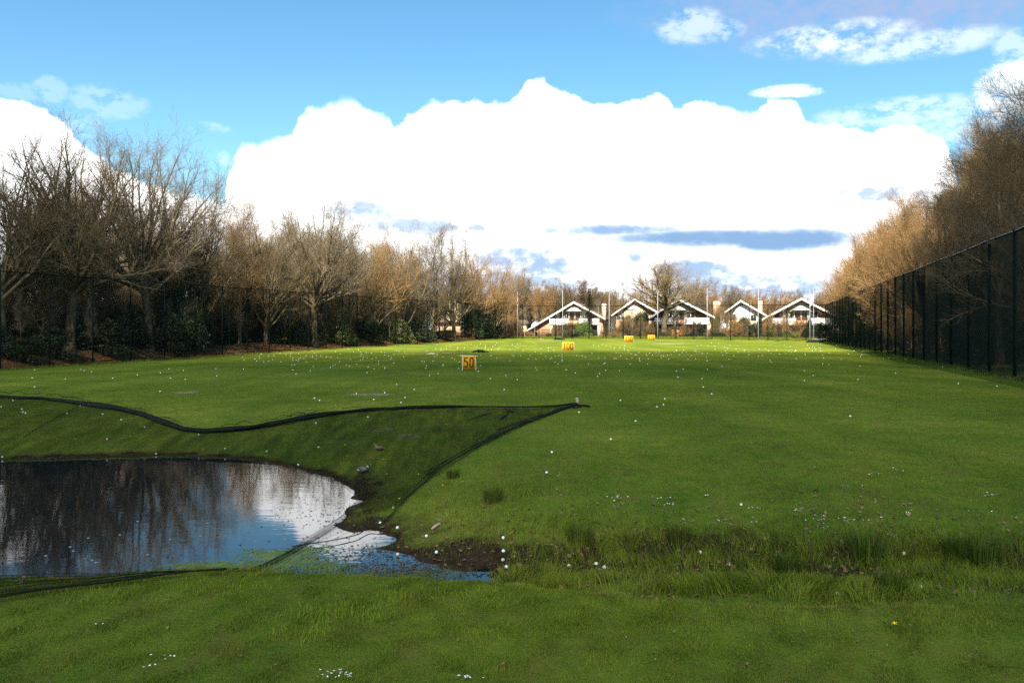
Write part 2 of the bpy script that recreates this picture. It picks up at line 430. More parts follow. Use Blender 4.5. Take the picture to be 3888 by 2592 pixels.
# worn brown rim along the top of the ditch bank
yc = np.interp(GX, _mx, _my); rim = np.exp(-((GY - yc + .05) / .10) ** 2) * sstep(.4, 1.4, GX) * (.36 + .3 * wnoise(GX * 2.3, GY * 2.3, 77))
mask[..., 0] = np.maximum(mud, rim) * (k | (mud > .5))
lo, ro, bo = left_off(GX, GY), right_off(GX, GY), back_off(GX, GY)
mask[..., 1] = np.maximum(sstep(.25, .9, lo) * (GY > 25), .75 * sstep(1.5, 5, ro) * (GY > 12))
mask[..., 1] = np.maximum(mask[..., 1], .62 * sstep(3.5, 8, bo))
def patch(px, py, rx, ry, s):
    c = g1(px, py)
    mask[..., 2] = np.maximum(mask[..., 2], s * np.exp(-(((GX - c[0]) / rx) ** 2 + ((GY - c[1]) / ry) ** 2) ** 1.5))
for a in [(715, 1489, .75, .6, .62), (1400, 1497, .95, .55, .95), (1570, 1343, 2.4, 1.3, .7), (1710, 1340, .9, 1.3, 1.1), (1790, 1337, 1.5, 1.6, .95), (1945, 1350, 2.0, .9, .45), (2545, 1304, 3.2, 3.0, .7), (2085, 1292, 2.6, 2.5, .8),  # pale patches; one paints a puddle's reflection as light ground colour
          (1545, 1655, .42, .5, .52), (1460, 1630, .5, .35, .42), (1755, 1828, .28, .16, .5), (3310, 1345, 1.6, 1.2, .45), (1130, 1327, 2, 1.5, .4)]: patch(*a)
gme = mesh_data('ground', np.stack([GX, GY, GZ], -1), q, None, m_ground, True, mask.reshape(-1, 3))
tag(mesh_obj('ground', gme), kind='structure')

# ------------------------------------------------------------------ pond water
wx = np.arange(-24, 9.01, .5); wy = np.arange(6.9, 20.6, .5)
WX, WY = np.meshgrid(wx, wy); a, b_ = WX.shape
ii, jj = np.meshgrid(np.arange(a - 1), np.arange(b_ - 1), indexing='ij')
q = np.stack([ii * b_ + jj, ii * b_ + jj + 1, (ii + 1) * b_ + jj + 1, (ii + 1) * b_ + jj], -1).reshape(-1, 4)
tag(mesh_obj('pond_water', mesh_data('pond_water', np.stack([WX, WY, np.full(WX.shape, WATER)], -1), q, None, m_water, True)), kind='structure')

# ------------------------------------------------------------------ grass
def scatter(n, y0, y1, spread=.66, pad=.6):
    u = rng.random(n); y = np.sqrt(y0 * y0 + u * (y1 * y1 - y0 * y0))
    return (rng.random(n) * 2 - 1) * (spread * y + pad), y
GV, GT, GC = [], [], []
def blades(x, y, z, h, w, lean, col, bend=True):
    n = len(x); a = rng.random(n) * 6.283; d = 3.2 * wnoise(x * 2.6, y * 2.6, 17) + 2.2 * wnoise(x * 7, y * 7, 18) + rng.normal(0, .7, n)
    ca, sa = np.cos(a) * w / 2, np.sin(a) * w / 2
    lx, ly = np.cos(d) * lean * h, np.sin(d) * lean * h
    b0 = np.stack([x - ca, y - sa, z - .01], 1); b1 = np.stack([x + ca, y + sa, z - .01], 1)
    off = sum(len(v) for v in GV)
    if bend:
        m0 = np.stack([x - ca * .75 + lx * .35, y - sa * .75 + ly * .35, z + h * .6], 1); m1 = np.stack([x + ca * .75 + lx * .35, y + sa * .75 + ly * .35, z + h * .6], 1)
        t = np.stack([x + lx, y + ly, z + h], 1)
        V = np.stack([b0, b1, m0, m1, t], 1).reshape(-1, 3); i = np.arange(n)[:, None] * 5 + off
        T = np.concatenate([i + [0, 1, 3], i + [0, 3, 2], i + [2, 3, 4]], 1).reshape(-1, 3); r = 5
    else:
        t = np.stack([x + lx, y + ly, z + h], 1)
        V = np.stack([b0, b1, t], 1).reshape(-1, 3); T = (np.arange(n)[:, None] * 3 + off) + np.array([0, 1, 2]); r = 3
    GV.append(V); GT.append(T); GC.append(np.repeat(col, r, 0))
def hues(n, yel=.25, dark=.1, straw=.05):
    c = np.zeros((n, 3)); c[:, 0] = rng.random(n) ** 2 * yel * 2; c[:, 1] = rng.random(n) ** 2 * dark * 2
    c[:, 2] = (rng.random(n) < straw) * rng.uniform(.4, 1, n); return c
def lush(x, y): return .5 + .5 * wnoise(x * 1.1, y * 1.1, 31)
def flush():
    global GV, GT, GC
    me = mesh_data('grass', np.concatenate(GV), None, np.concatenate(GT), m_blade, False, np.concatenate(GC)); GV, GT, GC = [], [], []
    return me
def ok_land(x, y, z):
    return (z > WATER + .02)
# the mown tee in front
x, y = scatter(250000, 4.75, 8.2, .64, .3); z = height(x, y); yc = np.interp(x, _mx, _my)
k = (y < yc + .7); x, y, z = x[k], y[k], z[k]
L = lush(x, y); rimk = np.exp(-((y - np.interp(x, _mx, _my)) / .16) ** 2) * (x > .6)
cc = hues(len(x), .25, .2, .03); cc[:, 2] = np.maximum(cc[:, 2], (rng.random(len(x)) < rimk * (.3 + .3 * wnoise(x * 2.3, y * 2.3, 77))) * .8); cc[:, 0] += np.clip(L - .6, 0, 1) * .7
blades(x, y, z, rng.uniform(.012, .027, len(x)) * (.75 + .4 * L) * (.8 + .75 * np.clip(wnoise(x * 9, y * 9, 19), -.4, 1.2)), rng.uniform(.0028, .0046, len(x)), rng.uniform(.2, 1.0, len(x)), cc)
# yellow-green tufts on the tee
for px, py, n, r in [(1290, 2330, 900, .22), (1560, 2265, 500, .14), (1850, 2262, 350, .12), (1150, 2410, 200, .12), (830, 2230, 400, .2), (2500, 2330, 400, .2), (3000, 2335, 300, .2), (3550, 2335, 420, .24), (450, 2255, 300, .2), (2100, 2380, 300, .2)]:
    c = g1(px, py); xx = c[0] + rng.normal(0, r, n); yy2 = c[1] + rng.normal(0, r * .7, n)
    cc = hues(n, .6, .05, .02); cc[:, 0] += .35
    blades(xx, yy2, height(xx, yy2), rng.uniform(.03, .06, n), rng.uniform(.003, .005, n), rng.uniform(.2, .8, n), cc)
# banks, ditch and pond margin
x, y = scatter(330000, 6.3, 21, .66, .5); kk_ = rng.random(len(x)) < 1 - sstep(9.5, 20, y); x, y = x[kk_], y[kk_]; z = height(x, y); s = sd_pond(x, y); d = sd_ditch(x, y); yc = np.interp(x, _mx, _my)
k = ok_land(x, y, z) & (y > yc + .25) & (rng.random(len(x)) < np.clip(.15 + s * .9 + (d > .5) * .1, .1, 1)) & (rng.random(len(x)) > np.clip(1.0 - d / .7, 0, 1) * np.clip(.45 + .35 * (x < 2.4) + .5 * wnoise(x * 1.9, y * 1.9, 71), 0, .95)); x, y, z, s, d = x[k], y[k], z[k], s[k], d[k]
tall = np.clip(1.3 - np.maximum(d, 0) / .8, 0, 1) * sstep(.3, 1.6, x) + .35 * np.clip(1 - np.abs(s - 1.2) / 1.2, 0, 1) * (x > -2.5) * (x < 3)
hgt = (.02 + .03 * rng.random(len(x))) * (1 + tall * (1.2 + 2.2 * np.clip(wnoise(x * 2.2, y * 2.2, 41), 0, 1)))
cc = hues(len(x), .25, .25, .05); cc[:, 1] += np.clip(tall, 0, 1) * .25; cc[:, 2] = np.maximum(cc[:, 2], (rng.random(len(x)) < .10 * (s < 1.2)) * .8)
blades(x, y, z, hgt, rng.uniform(.0035, .007, len(x)), rng.uniform(.2, .9, len(x)), cc)
# bright long grass in the ditch
for px, py, n, rx, ry in [(2150, 2215, 2600, .42, .16), (2030, 2195, 900, .3, .12), (2620, 2235, 1600, .36, .14), (2780, 2225, 2200, .4, .16), (3040, 2215, 2200, .38, .2), (3180, 2235, 1400, .35, .14), (3800, 2235, 2600, .36, .2), (3640, 2165, 1500, .4, .22), (3500, 2100, 1600, .42, .3),
                          (2900, 2090, 900, .4, .25), (2450, 2075, 700, .4, .25), (2150, 1990, 700, .4, .3), (1950, 1870, 600, .35, .35), (3300, 2270, 900, .4, .1), (2300, 2120, 500, .22, .16), (2520, 2150, 600, .25, .15), (2700, 2110, 500, .22, .14), (2860, 2160, 600, .25, .14), (3080, 2110, 500, .22, .18), (3420, 2150, 700, .3, .16), (2060, 2120, 300, .2, .12), (2400, 2060, 400, .3, .14), (3560, 2200, 700, .3, .14), (2000, 2170, 260, .2, .08)]:
    c = g1(px, py); xx = c[0] + rng.normal(0, rx, n); yy2 = c[1] + rng.normal(0, ry, n); zz = height(xx, yy2)
    k = zz > WATER; xx, yy2, zz = xx[k], yy2[k], zz[k]; n = len(xx)
    cc = hues(n, .5, .2, .04); cc[:, 0] += .1
    blades(xx, yy2, zz, rng.uniform(.06, .2, n) * (.6 + .4 * rng.random()), rng.uniform(.004, .0085, n), rng.uniform(.25, 1.1, n), cc)
# blades standing in the shallow water
for px, py, n, rx, ry in [(1240, 2165, 260, .35, .10), (1320, 2190, 240, .35, .08), (1470, 2172, 220, .30, .12), (1560, 2195, 300, .35, .1), (1420, 2085, 90, .16, .10), (1650, 2190, 220, .25, .1), (1180, 2205, 240, .3, .07), (1080, 2200, 120, .3, .05), (560, 2172, 200, .4, .08), (1700, 2170, 120, .2, .1), (1350, 1930, 60, .1, .15)]:
    c = unproj(px, py, WATER); xx = c[0] + rng.normal(0, rx, n); yy2 = c[1] + rng.normal(0, ry, n)
    cc = hues(n, .15, .5, .12)
    blades(xx, yy2, np.full(n, WATER - .02), rng.uniform(.04, .11, n), rng.uniform(.003, .006, n), rng.uniform(.2, .9, n), cc)
tag(mesh_obj('grass', flush()), 'green grass blades on the mown tee, ditch and pond banks', 'grass', kind='stuff')
# the field: tufts coarser with distance
x, y = scatter(230000, 8.5, 32, .66, .5); kk_ = rng.random(len(x)) < sstep(8.5, 15, y); x, y = x[kk_], y[kk_]; z = height(x, y); k = ok_land(x, y, z); x, y, z = x[k], y[k], z[k]
s = sd_pond(x, y); k = rng.random(len(x)) < np.clip(.25 + s * .6, 0, 1); x, y, z = x[k], y[k], z[k]
blades(x, y, z, rng.uniform(.015, .034, len(x)), .004 + .00045 * y * rng.uniform(.6, 1.4, len(x)), rng.uniform(.2, .9, len(x)), hues(len(x), .25, .2, .03), False)
x, y = scatter(150000, 32, 85, .66, .5); k = (left_off(x, y) < 0) & (right_off(x, y) < 0); x, y = x[k], y[k]
blades(x, y, height(x, y), rng.uniform(.016, .034, len(x)), .00055 * y * rng.uniform(.6, 1.4, len(x)), rng.uniform(.2, .9, len(x)), hues(len(x), .25, .12, .02), False)
# rougher grass at the foot of the fences
n = 26000; yy2 = rng.uniform(34, 160, n); side = rng.random(n) < .5
xx = np.where(side, LF_A + LF_B * yy2 + np.abs(rng.normal(0, .25, n)), RF_A + RF_B * yy2 - np.abs(rng.normal(0, .25, n)))
blades(xx, yy2, height(xx, yy2), rng.uniform(.05, .22, n), rng.uniform(.02, .05, n), rng.uniform(.2, .8, n), hues(n, .3, .3, .1), False)
n = 14000; tt = rng.random(n); off = rng.random(n) ** 1.3 * 4.5
xx = BACK_L[0] + (BACK_R[0] - BACK_L[0]) * tt + BN[0] * off; yy2 = BACK_L[1] + (BACK_R[1] - BACK_L[1]) * tt + BN[1] * off
blades(xx, yy2, height(xx, yy2), rng.uniform(.1, .4, n), rng.uniform(.05, .1, n), rng.uniform(.2, .8, n), hues(n, .3, .1, .1), False)
tag(mesh_obj('field_grass', flush()), 'short mown grass covering the driving range field', 'grass', kind='stuff')

# rush clumps in the ditch: dark upright tussocks
rush_labels = [(3285, 2120, 1.15, 'tallest and darkest rush clump, standing upright in the ditch at right'),
               (3720, 2150, 1.2, 'broad dark rush clump in the ditch close to the right edge of the lawn'),
               (3640, 2120, .9, 'smaller dark rush tussock just left of the broad rush clump at the far right'),
               (2990, 2175, .75, 'thin dark rush tuft in the ditch beside bright green long grass'),
               (2200, 2060, .85, 'spiky dark rush tuft on the wet grass right of the muddy pond corner'),
               (1870, 1905, .8, 'low dark rush tuft on the bank above the muddy pond end'),
               (1720, 1815, .6, 'small dark grass tussock where the pond net meets the mown field'),
               (2580, 2055, .7, 'low dark tussock on the far side of the ditch in mid lawn'),
               (3380, 2245, .7, 'dark tussock at the near edge of the ditch below the tallest rush clump')]
for px, py, sc, lab in rush_labels:
    c = g1(px, py); n = int(110 + 190 * sc)
    a = rng.random(n) * 6.283; r = rng.random(n) ** .7 * .19 * sc
    h = rng.uniform(.16, .36, n) * sc; sp_ = rng.uniform(.05, .55, n)
    xx, yy2 = np.cos(a) * r, np.sin(a) * r
    w = rng.uniform(.004, .008, n); ca, sa = np.sin(a) * w / 2, -np.cos(a) * w / 2
    tipx, tipy = xx + np.cos(a) * sp_ * h, yy2 + np.sin(a) * sp_ * h
    V = np.stack([np.stack([xx - ca, yy2 - sa, np.full(n, -.03)], 1), np.stack([xx + ca, yy2 + sa, np.full(n, -.03)], 1), np.stack([(xx + tipx) / 2 - ca, (yy2 + tipy) / 2 - sa, h * .62], 1), np.stack([(xx + tipx) / 2 + ca, (yy2 + tipy) / 2 + sa, h * .62], 1), np.stack([tipx, tipy, h], 1)], 1).reshape(-1, 3)
    i = np.arange(n)[:, None] * 5
    T = np.concatenate([i + [0, 1, 3], i + [0, 3, 2], i + [2, 3, 4]], 1).reshape(-1, 3)
    cc = np.zeros((n, 3)); cc[:, 1] = rng.uniform(.25, .85, n); cc[:, 2] = (rng.random(n) < .06) * .8
    o = mesh_obj('rush_clump', mesh_data('rush_clump', V, None, T, m_blade, False, np.repeat(cc, 5, 0)))
    o.location = c; tag(o, lab, 'rush', 'dark rush clumps in the ditch and on the bank')

# ------------------------------------------------------------------ fallen leaves, daisies, water litter
def flakes(P, size, mat, name, label, cat, tilt=.5, kind='stuff', shape=6):
    n = len(P); sz = size * rng.uniform(.6, 1.3, n) if np.ndim(size) == 0 else size
    a = rng.random(n) * 6.283
    u = np.stack([np.cos(a), np.sin(a), rng.normal(0, tilt, n)], 1); u = norm(u); v = norm(np.cross(u, np.stack([rng.normal(0, tilt, n), rng.normal(0, tilt, n), np.ones(n)], 1)))
    w = np.cross(u, v) * .25
    pts = [u * 1.0, u * .35 + v * .55 + w, -u * .45 + v * .5 + w * .6, -u * .9, -u * .45 - v * .5 + w * .6, u * .35 - v * .55 + w]
    V = np.stack([P + p_ * sz[:, None] for p_ in pts], 1).reshape(-1, 3); i = np.arange(n)[:, None] * 6
    Q = np.concatenate([i + [0, 1, 2, 3], i + [0, 3, 4, 5]], 1).reshape(-1, 4)
    o = mesh_obj(name, mesh_data(name, V, Q, None, mat)); return tag(o, label, cat, kind=kind)
P = []
for n, y0, y1, cond in [(260, 5, 8, None), (900, 7.2, 12, 'low'), (160, 12, 26, 'low')]:
    x, y = scatter(n * 4, y0, y1); z = height(x, y); k = z > WATER
    if cond == 'low': k &= (z < -.12)
    else: k &= rng.random(len(x)) < .35
    x, y, z = x[k][:n], y[k][:n], z[k][:n]; P.append(np.stack([x, y, z + .03], 1))
for px, py in [(1150, 2300), (1085, 2385), (1730, 2290), (1755, 2345), (2560, 2412), (2598, 2406), (2900, 2460), (2672, 2362), (1910, 2535), (775, 2300), (3660, 2530), (1195, 2178), (1570, 2056), (1648, 2130), (1930, 2130), (1835, 1928), (2265, 2110), (2380, 2095), (2765, 2150), (2660, 2195), (2775, 2118), (3010, 2132), (3230, 2120), (3420, 2300), (3120, 2120), (1890, 2070), (1470, 2060)]:
    P.append(g1(px, py)[None] + [[0, 0, .035]])
x = rng.uniform(-1.0, 5.5, 2600); y = np.interp(x, DITCH[:, 0], DITCH[:, 1]) + rng.normal(.15, .55, 2600); z = height(x, y); k = (z > WATER) & (z < -.1); P.append(np.stack([x, y, z + .03], 1)[k][:620])
P = np.concatenate(P); flakes(P, np.where(P[:, 1] < 7.5, .013, .030) * rng.uniform(.6, 1.3, len(P)), m_dead, 'fallen_leaves', 'small curled brown leaves lying on the tee and in the ditch', 'leaves')
P = []
n = 22000; yy2 = rng.uniform(38, 160, n); off = rng.random(n) ** .8 * 7 + .3; xx = LF_A + LF_B * yy2 - off * 1.04
P.append(np.stack([xx, yy2, height(xx, yy2) + .02], 1))
n = 7000; yy2 = rng.uniform(20, 146, n); off = rng.random(n) ** .8 * 7 + 1.5; xx = RF_A + RF_B * yy2 + off * 1.04
P.append(np.stack([xx, yy2, height(xx, yy2) + .02], 1))
flakes(np.concatenate(P), .085, m_dead, 'leaf_litter', 'brown leaf litter on the wooded banks behind the fences', 'leaves', .6)
m_petal = plain('daisy_petal', (.80, .80, .78), (.88, .88, .86), 20, .6)
P = []
dz = [(2331, 1892, 12, 40, 8), (2535, 1895, 5, 40, 6), (2540, 1922, 6, 25, 6), (2682, 1887, 3, 12, 4), (2853, 1933, 5, 22, 3), (3037, 1938, 6, 24, 3), (3112, 1977, 14, 40, 14), (3215, 1975, 8, 30, 12), (3285, 1980, 4, 20, 4), (3340, 1971, 3, 12, 4), (3450, 1952, 7, 30, 8), (3760, 1883, 9, 40, 6), (3390, 2040, 6, 30, 8), (3120, 2008, 5, 30, 8), (3330, 1803, 5, 30, 3), (3410, 1787, 4, 25, 6), (3090, 1779, 4, 20, 4), (2600, 1980, 4, 14, 14), (2745, 1987, 5, 30, 8), (2330, 1935, 3, 30, 4), (3240, 1848, 6, 60, 8), (3700, 1946, 4, 40, 5), (2870, 1988, 2, 15, 3), (2120, 1810, 3, 10, 4), (2115, 1862, 2, 10, 3), (1280, 1545, 8, 60, 6)]
for px, py, n, sx, sy in dz:
    P.append(ground(px + rng.normal(0, sx * .6, n), py + rng.normal(0, sy * .6, n)))
xy = [(364, 2384), (390, 2383), (572, 2502), (625, 2504), (626, 2519), (648, 2506), (662, 2507), (545, 2549), (568, 2543), (590, 2540), (698, 2518), (594, 2521)]
for k_ in range(26): xy.append((1195 + rng.random() * 140, 2558 + rng.random() * 32))
for k_ in range(12): xy.append((1735 + rng.random() * 110, 2580 + rng.random() * 12))
xy = np.array(xy); P.append(ground(xy[:, 0], xy[:, 1]))
P = np.concatenate(P); s_ = np.where(P[:, 1] < 7, .009, .013) * rng.uniform(.8, 1.25, len(P)); P[:, 2] += np.where(P[:, 1] < 7, .035, .03)
flakes(P, s_, m_petal, 'daisies', 'tiny white daisies in loose clusters on the lawn', 'flowers', .25)
# litter and weed floating on the pond
P = []
for px, py, n, sx, sy in [(900, 2150, 900, 110, 10), (1050, 2105, 500, 70, 12), (1100, 2130, 500, 60, 12), (1230, 2150, 300, 60, 14), (1180, 2090, 200, 50, 12), (800, 2160, 300, 60, 8)]:
    a, c = unproj(px + rng.normal(0, sx, n), py + rng.normal(0, sy, n), WATER); P.append(np.stack([a, c, np.full(n, WATER + .004)], 1))
P = np.concatenate(P); P = P[sd_pond(P[:, 0], P[:, 1]) < -.05]
m_weed = plain('pond_weed', (.07, .12, .02), (.15, .20, .04), 5, .6)
flakes(P, .035, m_weed, 'pond_weed', 'pale green weed floating on the near side of the pond', 'pond weed', .02)
P = []
for px, py, n, sx, sy in [(1400, 2120, 420, 130, 30), (1600, 2160, 340, 100, 18), (1250, 1950, 160, 90, 40), (600, 2060, 60, 400, 60), (1500, 2180, 300, 120, 14), (1240, 1790, 60, 40, 12), (300, 1742, 60, 300, 3)]:
    a, c = unproj(px + rng.normal(0, sx, n), py + rng.normal(0, sy, n), WATER); P.append(np.stack([a, c, np.full(n, WATER + .008)], 1))
P = np.concatenate(P); P = P[sd_pond(P[:, 0], P[:, 1]) < .1]
m_wetl = plain('wet_leaf', (.03, .025, .01), (.11, .08, .035), 7, .5)
flakes(P, .02, m_wetl, 'floating_litter', 'dark wet leaves and weed scraps floating in the pond shallows', 'leaves', .08)

# ------------------------------------------------------------------ dandelions
for px, py, lab in [(1467, 1810, 'lone yellow dandelion on the netted bank right of the drake'), (1588, 1811, 'yellow dandelion beside the lower edge of the pond net'), (1681, 1854, 'yellow dandelion in the rough grass just outside the net'), (1515, 1905, 'largest yellow dandelion, low on the bank near the pond corner'),
                    (1309, 1697, 'yellow dandelion on the net above the pond, left of the brown duck'), (1455, 1753, 'yellow dandelion between the brown duck and the drake'), (3395, 2395, 'single yellow dandelion on the mown tee at lower right'), (493, 1666, 'yellow dandelion on the left pond bank in darker grass'), (285, 1675, 'yellow dandelion at the far left end of the pond bank')]:
    c = g1(px, py); o = empty('dandelion', c)
    tag(o, lab, 'flower', 'dandelions on the banks and the tee')
    m = MB(); m.tube([(0, 0, 0), (.004, .002, .025), (.003, 0, .05)], .0022, 5); m.build('stem', m_leaf_green, o)
    m = MB()
    for kk in range(18):
        a = kk * 2.4; r1 = .019 if kk < 12 else .011; zt = .052 + .006 * (kk % 3)
        d = np.array((math.cos(a), math.sin(a), 0)); s2 = np.array((-math.sin(a), math.cos(a), 0)) * .005
        m.add([(0.003, 0, .05), d * r1 + s2 + (0.003, 0, zt), d * r1 - s2 + (0.003, 0, zt)], None, [(0, 1, 2)])
    if 'm_dand' not in globals(): m_dand = plain('dandelion_yellow', (.80, .55, .01), (.92, .70, .02), 30, .7)
    m.build('flower_head', m_dand, o)

# ------------------------------------------------------------------ pond net: rolled edge, draped sheet, strands over the water
UP = np.array([(-150, 1512), (0, 1512), (150, 1518), (300, 1535), (450, 1558), (540, 1580), (620, 1612), (700, 1637), (780, 1645), (860, 1641), (950, 1632), (1100, 1606), (1250, 1579), (1400, 1562), (1550, 1553), (1700, 1551), (1850, 1552), (2000, 1553), (2120, 1548), (2188, 1538)], dtype=float)
LO = np.array([(-150, 1746), (0, 1746), (150, 1742), (290, 1738), (420, 1735), (520, 1731), (640, 1729), (740, 1731), (850, 1738), (960, 1747), (1080, 1766), (1190, 1797), (1290, 1830), (1350, 1872), (1380, 1960), (1500, 1938), (1640, 1818), (1800, 1712), (2000, 1608), (2190, 1542)], dtype=float)
def resample(P, n):
    d = np.concatenate([[0], np.cumsum(np.linalg.norm(np.diff(P, axis=0), axis=1))]); t = np.linspace(0, d[-1], n)
    return np.stack([np.interp(t, d, P[:, i]) for i in range(P.shape[1])], 1)
net = empty('pond_net', g1(1700, 1600)); NL = np.array(net.location)
tag(net, 'fine black net draped over the pond bank, its thick rolled edge ending at a post', 'net')
ui = np.linspace(0, 1, 120); UPs = np.stack([np.interp(ui * (len(UP) - 1), np.arange(len(UP)), UP[:, i]) for i in (0, 1)], 1); LOs = np.stack([np.interp(ui * (len(LO) - 1), np.arange(len(LO)), LO[:, i]) for i in (0, 1)], 1)
mv = 34; tt = np.linspace(0, 1, mv)
gpx = UPs[:, None, :] * (1 - tt)[None, :, None] + LOs[:, None, :] * tt[None, :, None]
W3 = ground(gpx[..., 0].ravel(), gpx[..., 1].ravel()); W3[:, 2] = np.maximum(W3[:, 2], WATER) + .05 + .012 * wnoise(W3[:, 0] * 5, W3[:, 1] * 5, 51)
ii, jj = np.meshgrid(np.arange(119), np.arange(mv - 1), indexing='ij')
q = np.stack([ii * mv + jj, (ii + 1) * mv + jj, (ii + 1) * mv + jj + 1, ii * mv + jj + 1], -1).reshape(-1, 4)
mesh_obj('draped_netting', mesh_data('draped_netting', W3 - NL, q, None, m_pondnet, True), net)
def gline(pts, n, dz):
    p_ = resample(np.array(pts, dtype=float), n); w = ground(p_[:, 0], p_[:, 1]); w[:, 2] = np.maximum(w[:, 2], WATER - .005) + dz; return w - NL
m = MB()
w = gline(UP, 260, .06); tt = np.linspace(0, 1, 260)
rr = np.interp(tt, [0, .12, .3, .42, .62, .8, .93, 1], [.042, .052, .075, .072, .05, .03, .022, .024])
for kk in range(5):                                  # a loose bundle rather than one pipe
    o_ = np.stack([rng.normal(0, .02) + .05 * wnoise(tt * 30, tt * 0 + kk, 60 + kk), rng.normal(0, .02) + .06 * wnoise(tt * 26, tt * 0 + kk, 70 + kk), .02 * kk / 4 + .02 * wnoise(tt * 34, tt * 0 + kk, 80 + kk)], 1) * np.interp(tt, [0, .7, 1], [1, 1, .4])[:, None]
    m.tube(w + o_, rr * rng.uniform(.45, .8) * (1 + .25 * wnoise(tt * 60, tt * 0, 90 + kk)), 7)
for kk in range(26):                                 # stray loops standing up from the roll
    i0 = rng.integers(5, 170); base = w[i0:i0 + 9].copy(); base[:, 2] += .10 + .10 * np.sin(np.linspace(0, 3.14, 9)) * rng.random(); base[:, 1] += rng.normal(0, .05)
    m.tube(base, .006, 4)
m.build('rolled_edge', m_roll, net, True)
m = MB()
E1 = [(2192, 1540), (2120, 1562), (2050, 1592), (2000, 1612), (1900, 1662), (1800, 1716), (1720, 1766), (1650, 1815)]
for kk in range(5):
    w = gline(E1, 90, .05); t9 = np.linspace(0, 1, 90)
    w[:, 0] += (np.linspace(0, .9, 90) ** 1.0) * (-.22 * kk / 3) + .05 * wnoise(t9 * 9, t9 * 0, 100 + kk); w[:, 1] += .05 * wnoise(t9 * 9, t9 * 0, 120 + kk)
    m.tube(w, np.interp(t9, [0, .3, 1], [.028, .010, .004]), 5)
m.build('gathered_edge', m_roll, net, True)
for pts, r in [([(1640, 1818), (1600, 1850), (1540, 1900), (1480, 1965), (1452, 1996), (1420, 2013), (1340, 2058), (1290, 2082), (1200, 2122), (1110, 2160)], .007), ([(1660, 1800), (1560, 1885), (1500, 1950), (1455, 1995)], .006), ([(1700, 1755), (1640, 1790), (1600, 1832), (1570, 1860)], .007),
               ([(1925, 1560), (1928, 1572), (1920, 1585), (1900, 1595)], .02), ([(1920, 1556), (1935, 1566), (1948, 1570)], .016), ([(1860, 1572), (1800, 1592), (1780, 1602)], .014), ([(2000, 1606), (1900, 1640), (1850, 1668)], .012), ([(2060, 1580), (1960, 1612), (1880, 1640)], .012), ([(300, 1545), (180, 1610), (90, 1665)], .010),
               ([(2192, 1543), (2225, 1546), (2240, 1548)], .03), ([(2150, 1550), (2185, 1553), (2205, 1551)], .02)]:
    m = MB(); w = gline(pts, 60, .045); t9 = np.linspace(0, 1, 60); w[:, 0] += .02 * wnoise(t9 * 14, t9 * 0, int(r * 7000)); m.tube(w, r, 5); m.build('fold', m_roll, net, True)
m = MB()
A = resample(np.array([(1362, 1898), (1290, 1962), (1200, 2028), (1100, 2088), (1000, 2140), (920, 2172)], dtype=float), 150); B = resample(np.array([(1440, 2010), (1340, 2030), (1270, 2052), (1180, 2108), (1130, 2138), (1080, 2166)], dtype=float), 150)
A3 = np.stack([*unproj(A[:, 0], A[:, 1], WATER), np.full(150, WATER + .006)], 1) - NL; B3 = np.stack([*unproj(B[:, 0], B[:, 1], WATER), np.full(150, WATER + .006)], 1) - NL
for kk in (0, .05, .11, .18, .24, .3, .36, .5, .62, .8, 1):
    L3 = A3 * (1 - kk) + B3 * kk; t9 = np.linspace(0, 1, 150); L3 = L3 + np.stack([.03 * wnoise(t9 * 9, t9 * 0, int(kk * 90)), .03 * wnoise(t9 * 9, t9 * 0, int(kk * 90) + 7), t9 * 0], 1)
    m.tube(L3, (.0026 if kk in (0, .3) else .0013), 4)
for i in range(149):
    f1 = .36
    m.tube([A3[i], A3[i] * (1 - f1 * .5) + B3[i] * f1 * .5 + (0, 0, .003), A3[i] * (1 - f1) + B3[i] * f1], .0014, 3, False)
m.build('floating_strands', m_thread, net)
# the part of the net lying on the near bank at left
UA = np.array([(-250, 2206), (0, 2206), (150, 2204), (300, 2202), (450, 2199), (600, 2194), (720, 2190), (850, 2184)], dtype=float); UB = np.array([(-250, 2335), (0, 2292), (150, 2268), (300, 2246), (450, 2226), (600, 2206), (720, 2194), (860, 2184)], dtype=float)
ua, ub = resample(UA, 60), resample(UB, 60); tt = np.linspace(0, 1, 14)
gp = ua[:, None] * (1 - tt)[None, :, None] + ub[:, None] * tt[None, :, None]
W3 = ground(gp[..., 0].ravel(), gp[..., 1].ravel()); W3[:, 2] = np.maximum(W3[:, 2], WATER) + .055
ii, jj = np.meshgrid(np.arange(59), np.arange(13), indexing='ij'); q = np.stack([ii * 14 + jj, (ii + 1) * 14 + jj, (ii + 1) * 14 + jj + 1, ii * 14 + jj + 1], -1).reshape(-1, 4)
mesh_obj('bank_netting', mesh_data('bank_netting', W3 - NL, q, None, m_pondnet, True), net)
m = MB()
for kk in (0, .2, .38, .5, .66, .8, .9, 1):
    L3 = gline(ua * (1 - kk) + ub * kk, 80, .06); t9 = np.linspace(0, 1, 80); L3[:, 1] += .03 * wnoise(t9 * 16, t9 * 0, 200 + int(kk * 50)); m.tube(L3, .009 if kk == 1 else .003, 5)
m.build('bank_strands', m_roll, net)

# short post that holds the net
c = g1(2193, 1537); o = empty('net_post', c)
tag(o, 'short weathered square wooden post at the corner of the pond net', 'post')
m = MB(); M_ = __import__('mathutils').Matrix.Rotation(R(38), 4, 'Z') @ __import__('mathutils').Matrix.Rotation(R(-6), 4, 'Y')
m.box(-.034, .034, -.034, .034, -.1, .205, M_); m.build('shaft', m_post, o)
m = MB(); m.box(-.036, .036, -.036, .036, .2, .218, M_); m.build('cap', m_stick, o)
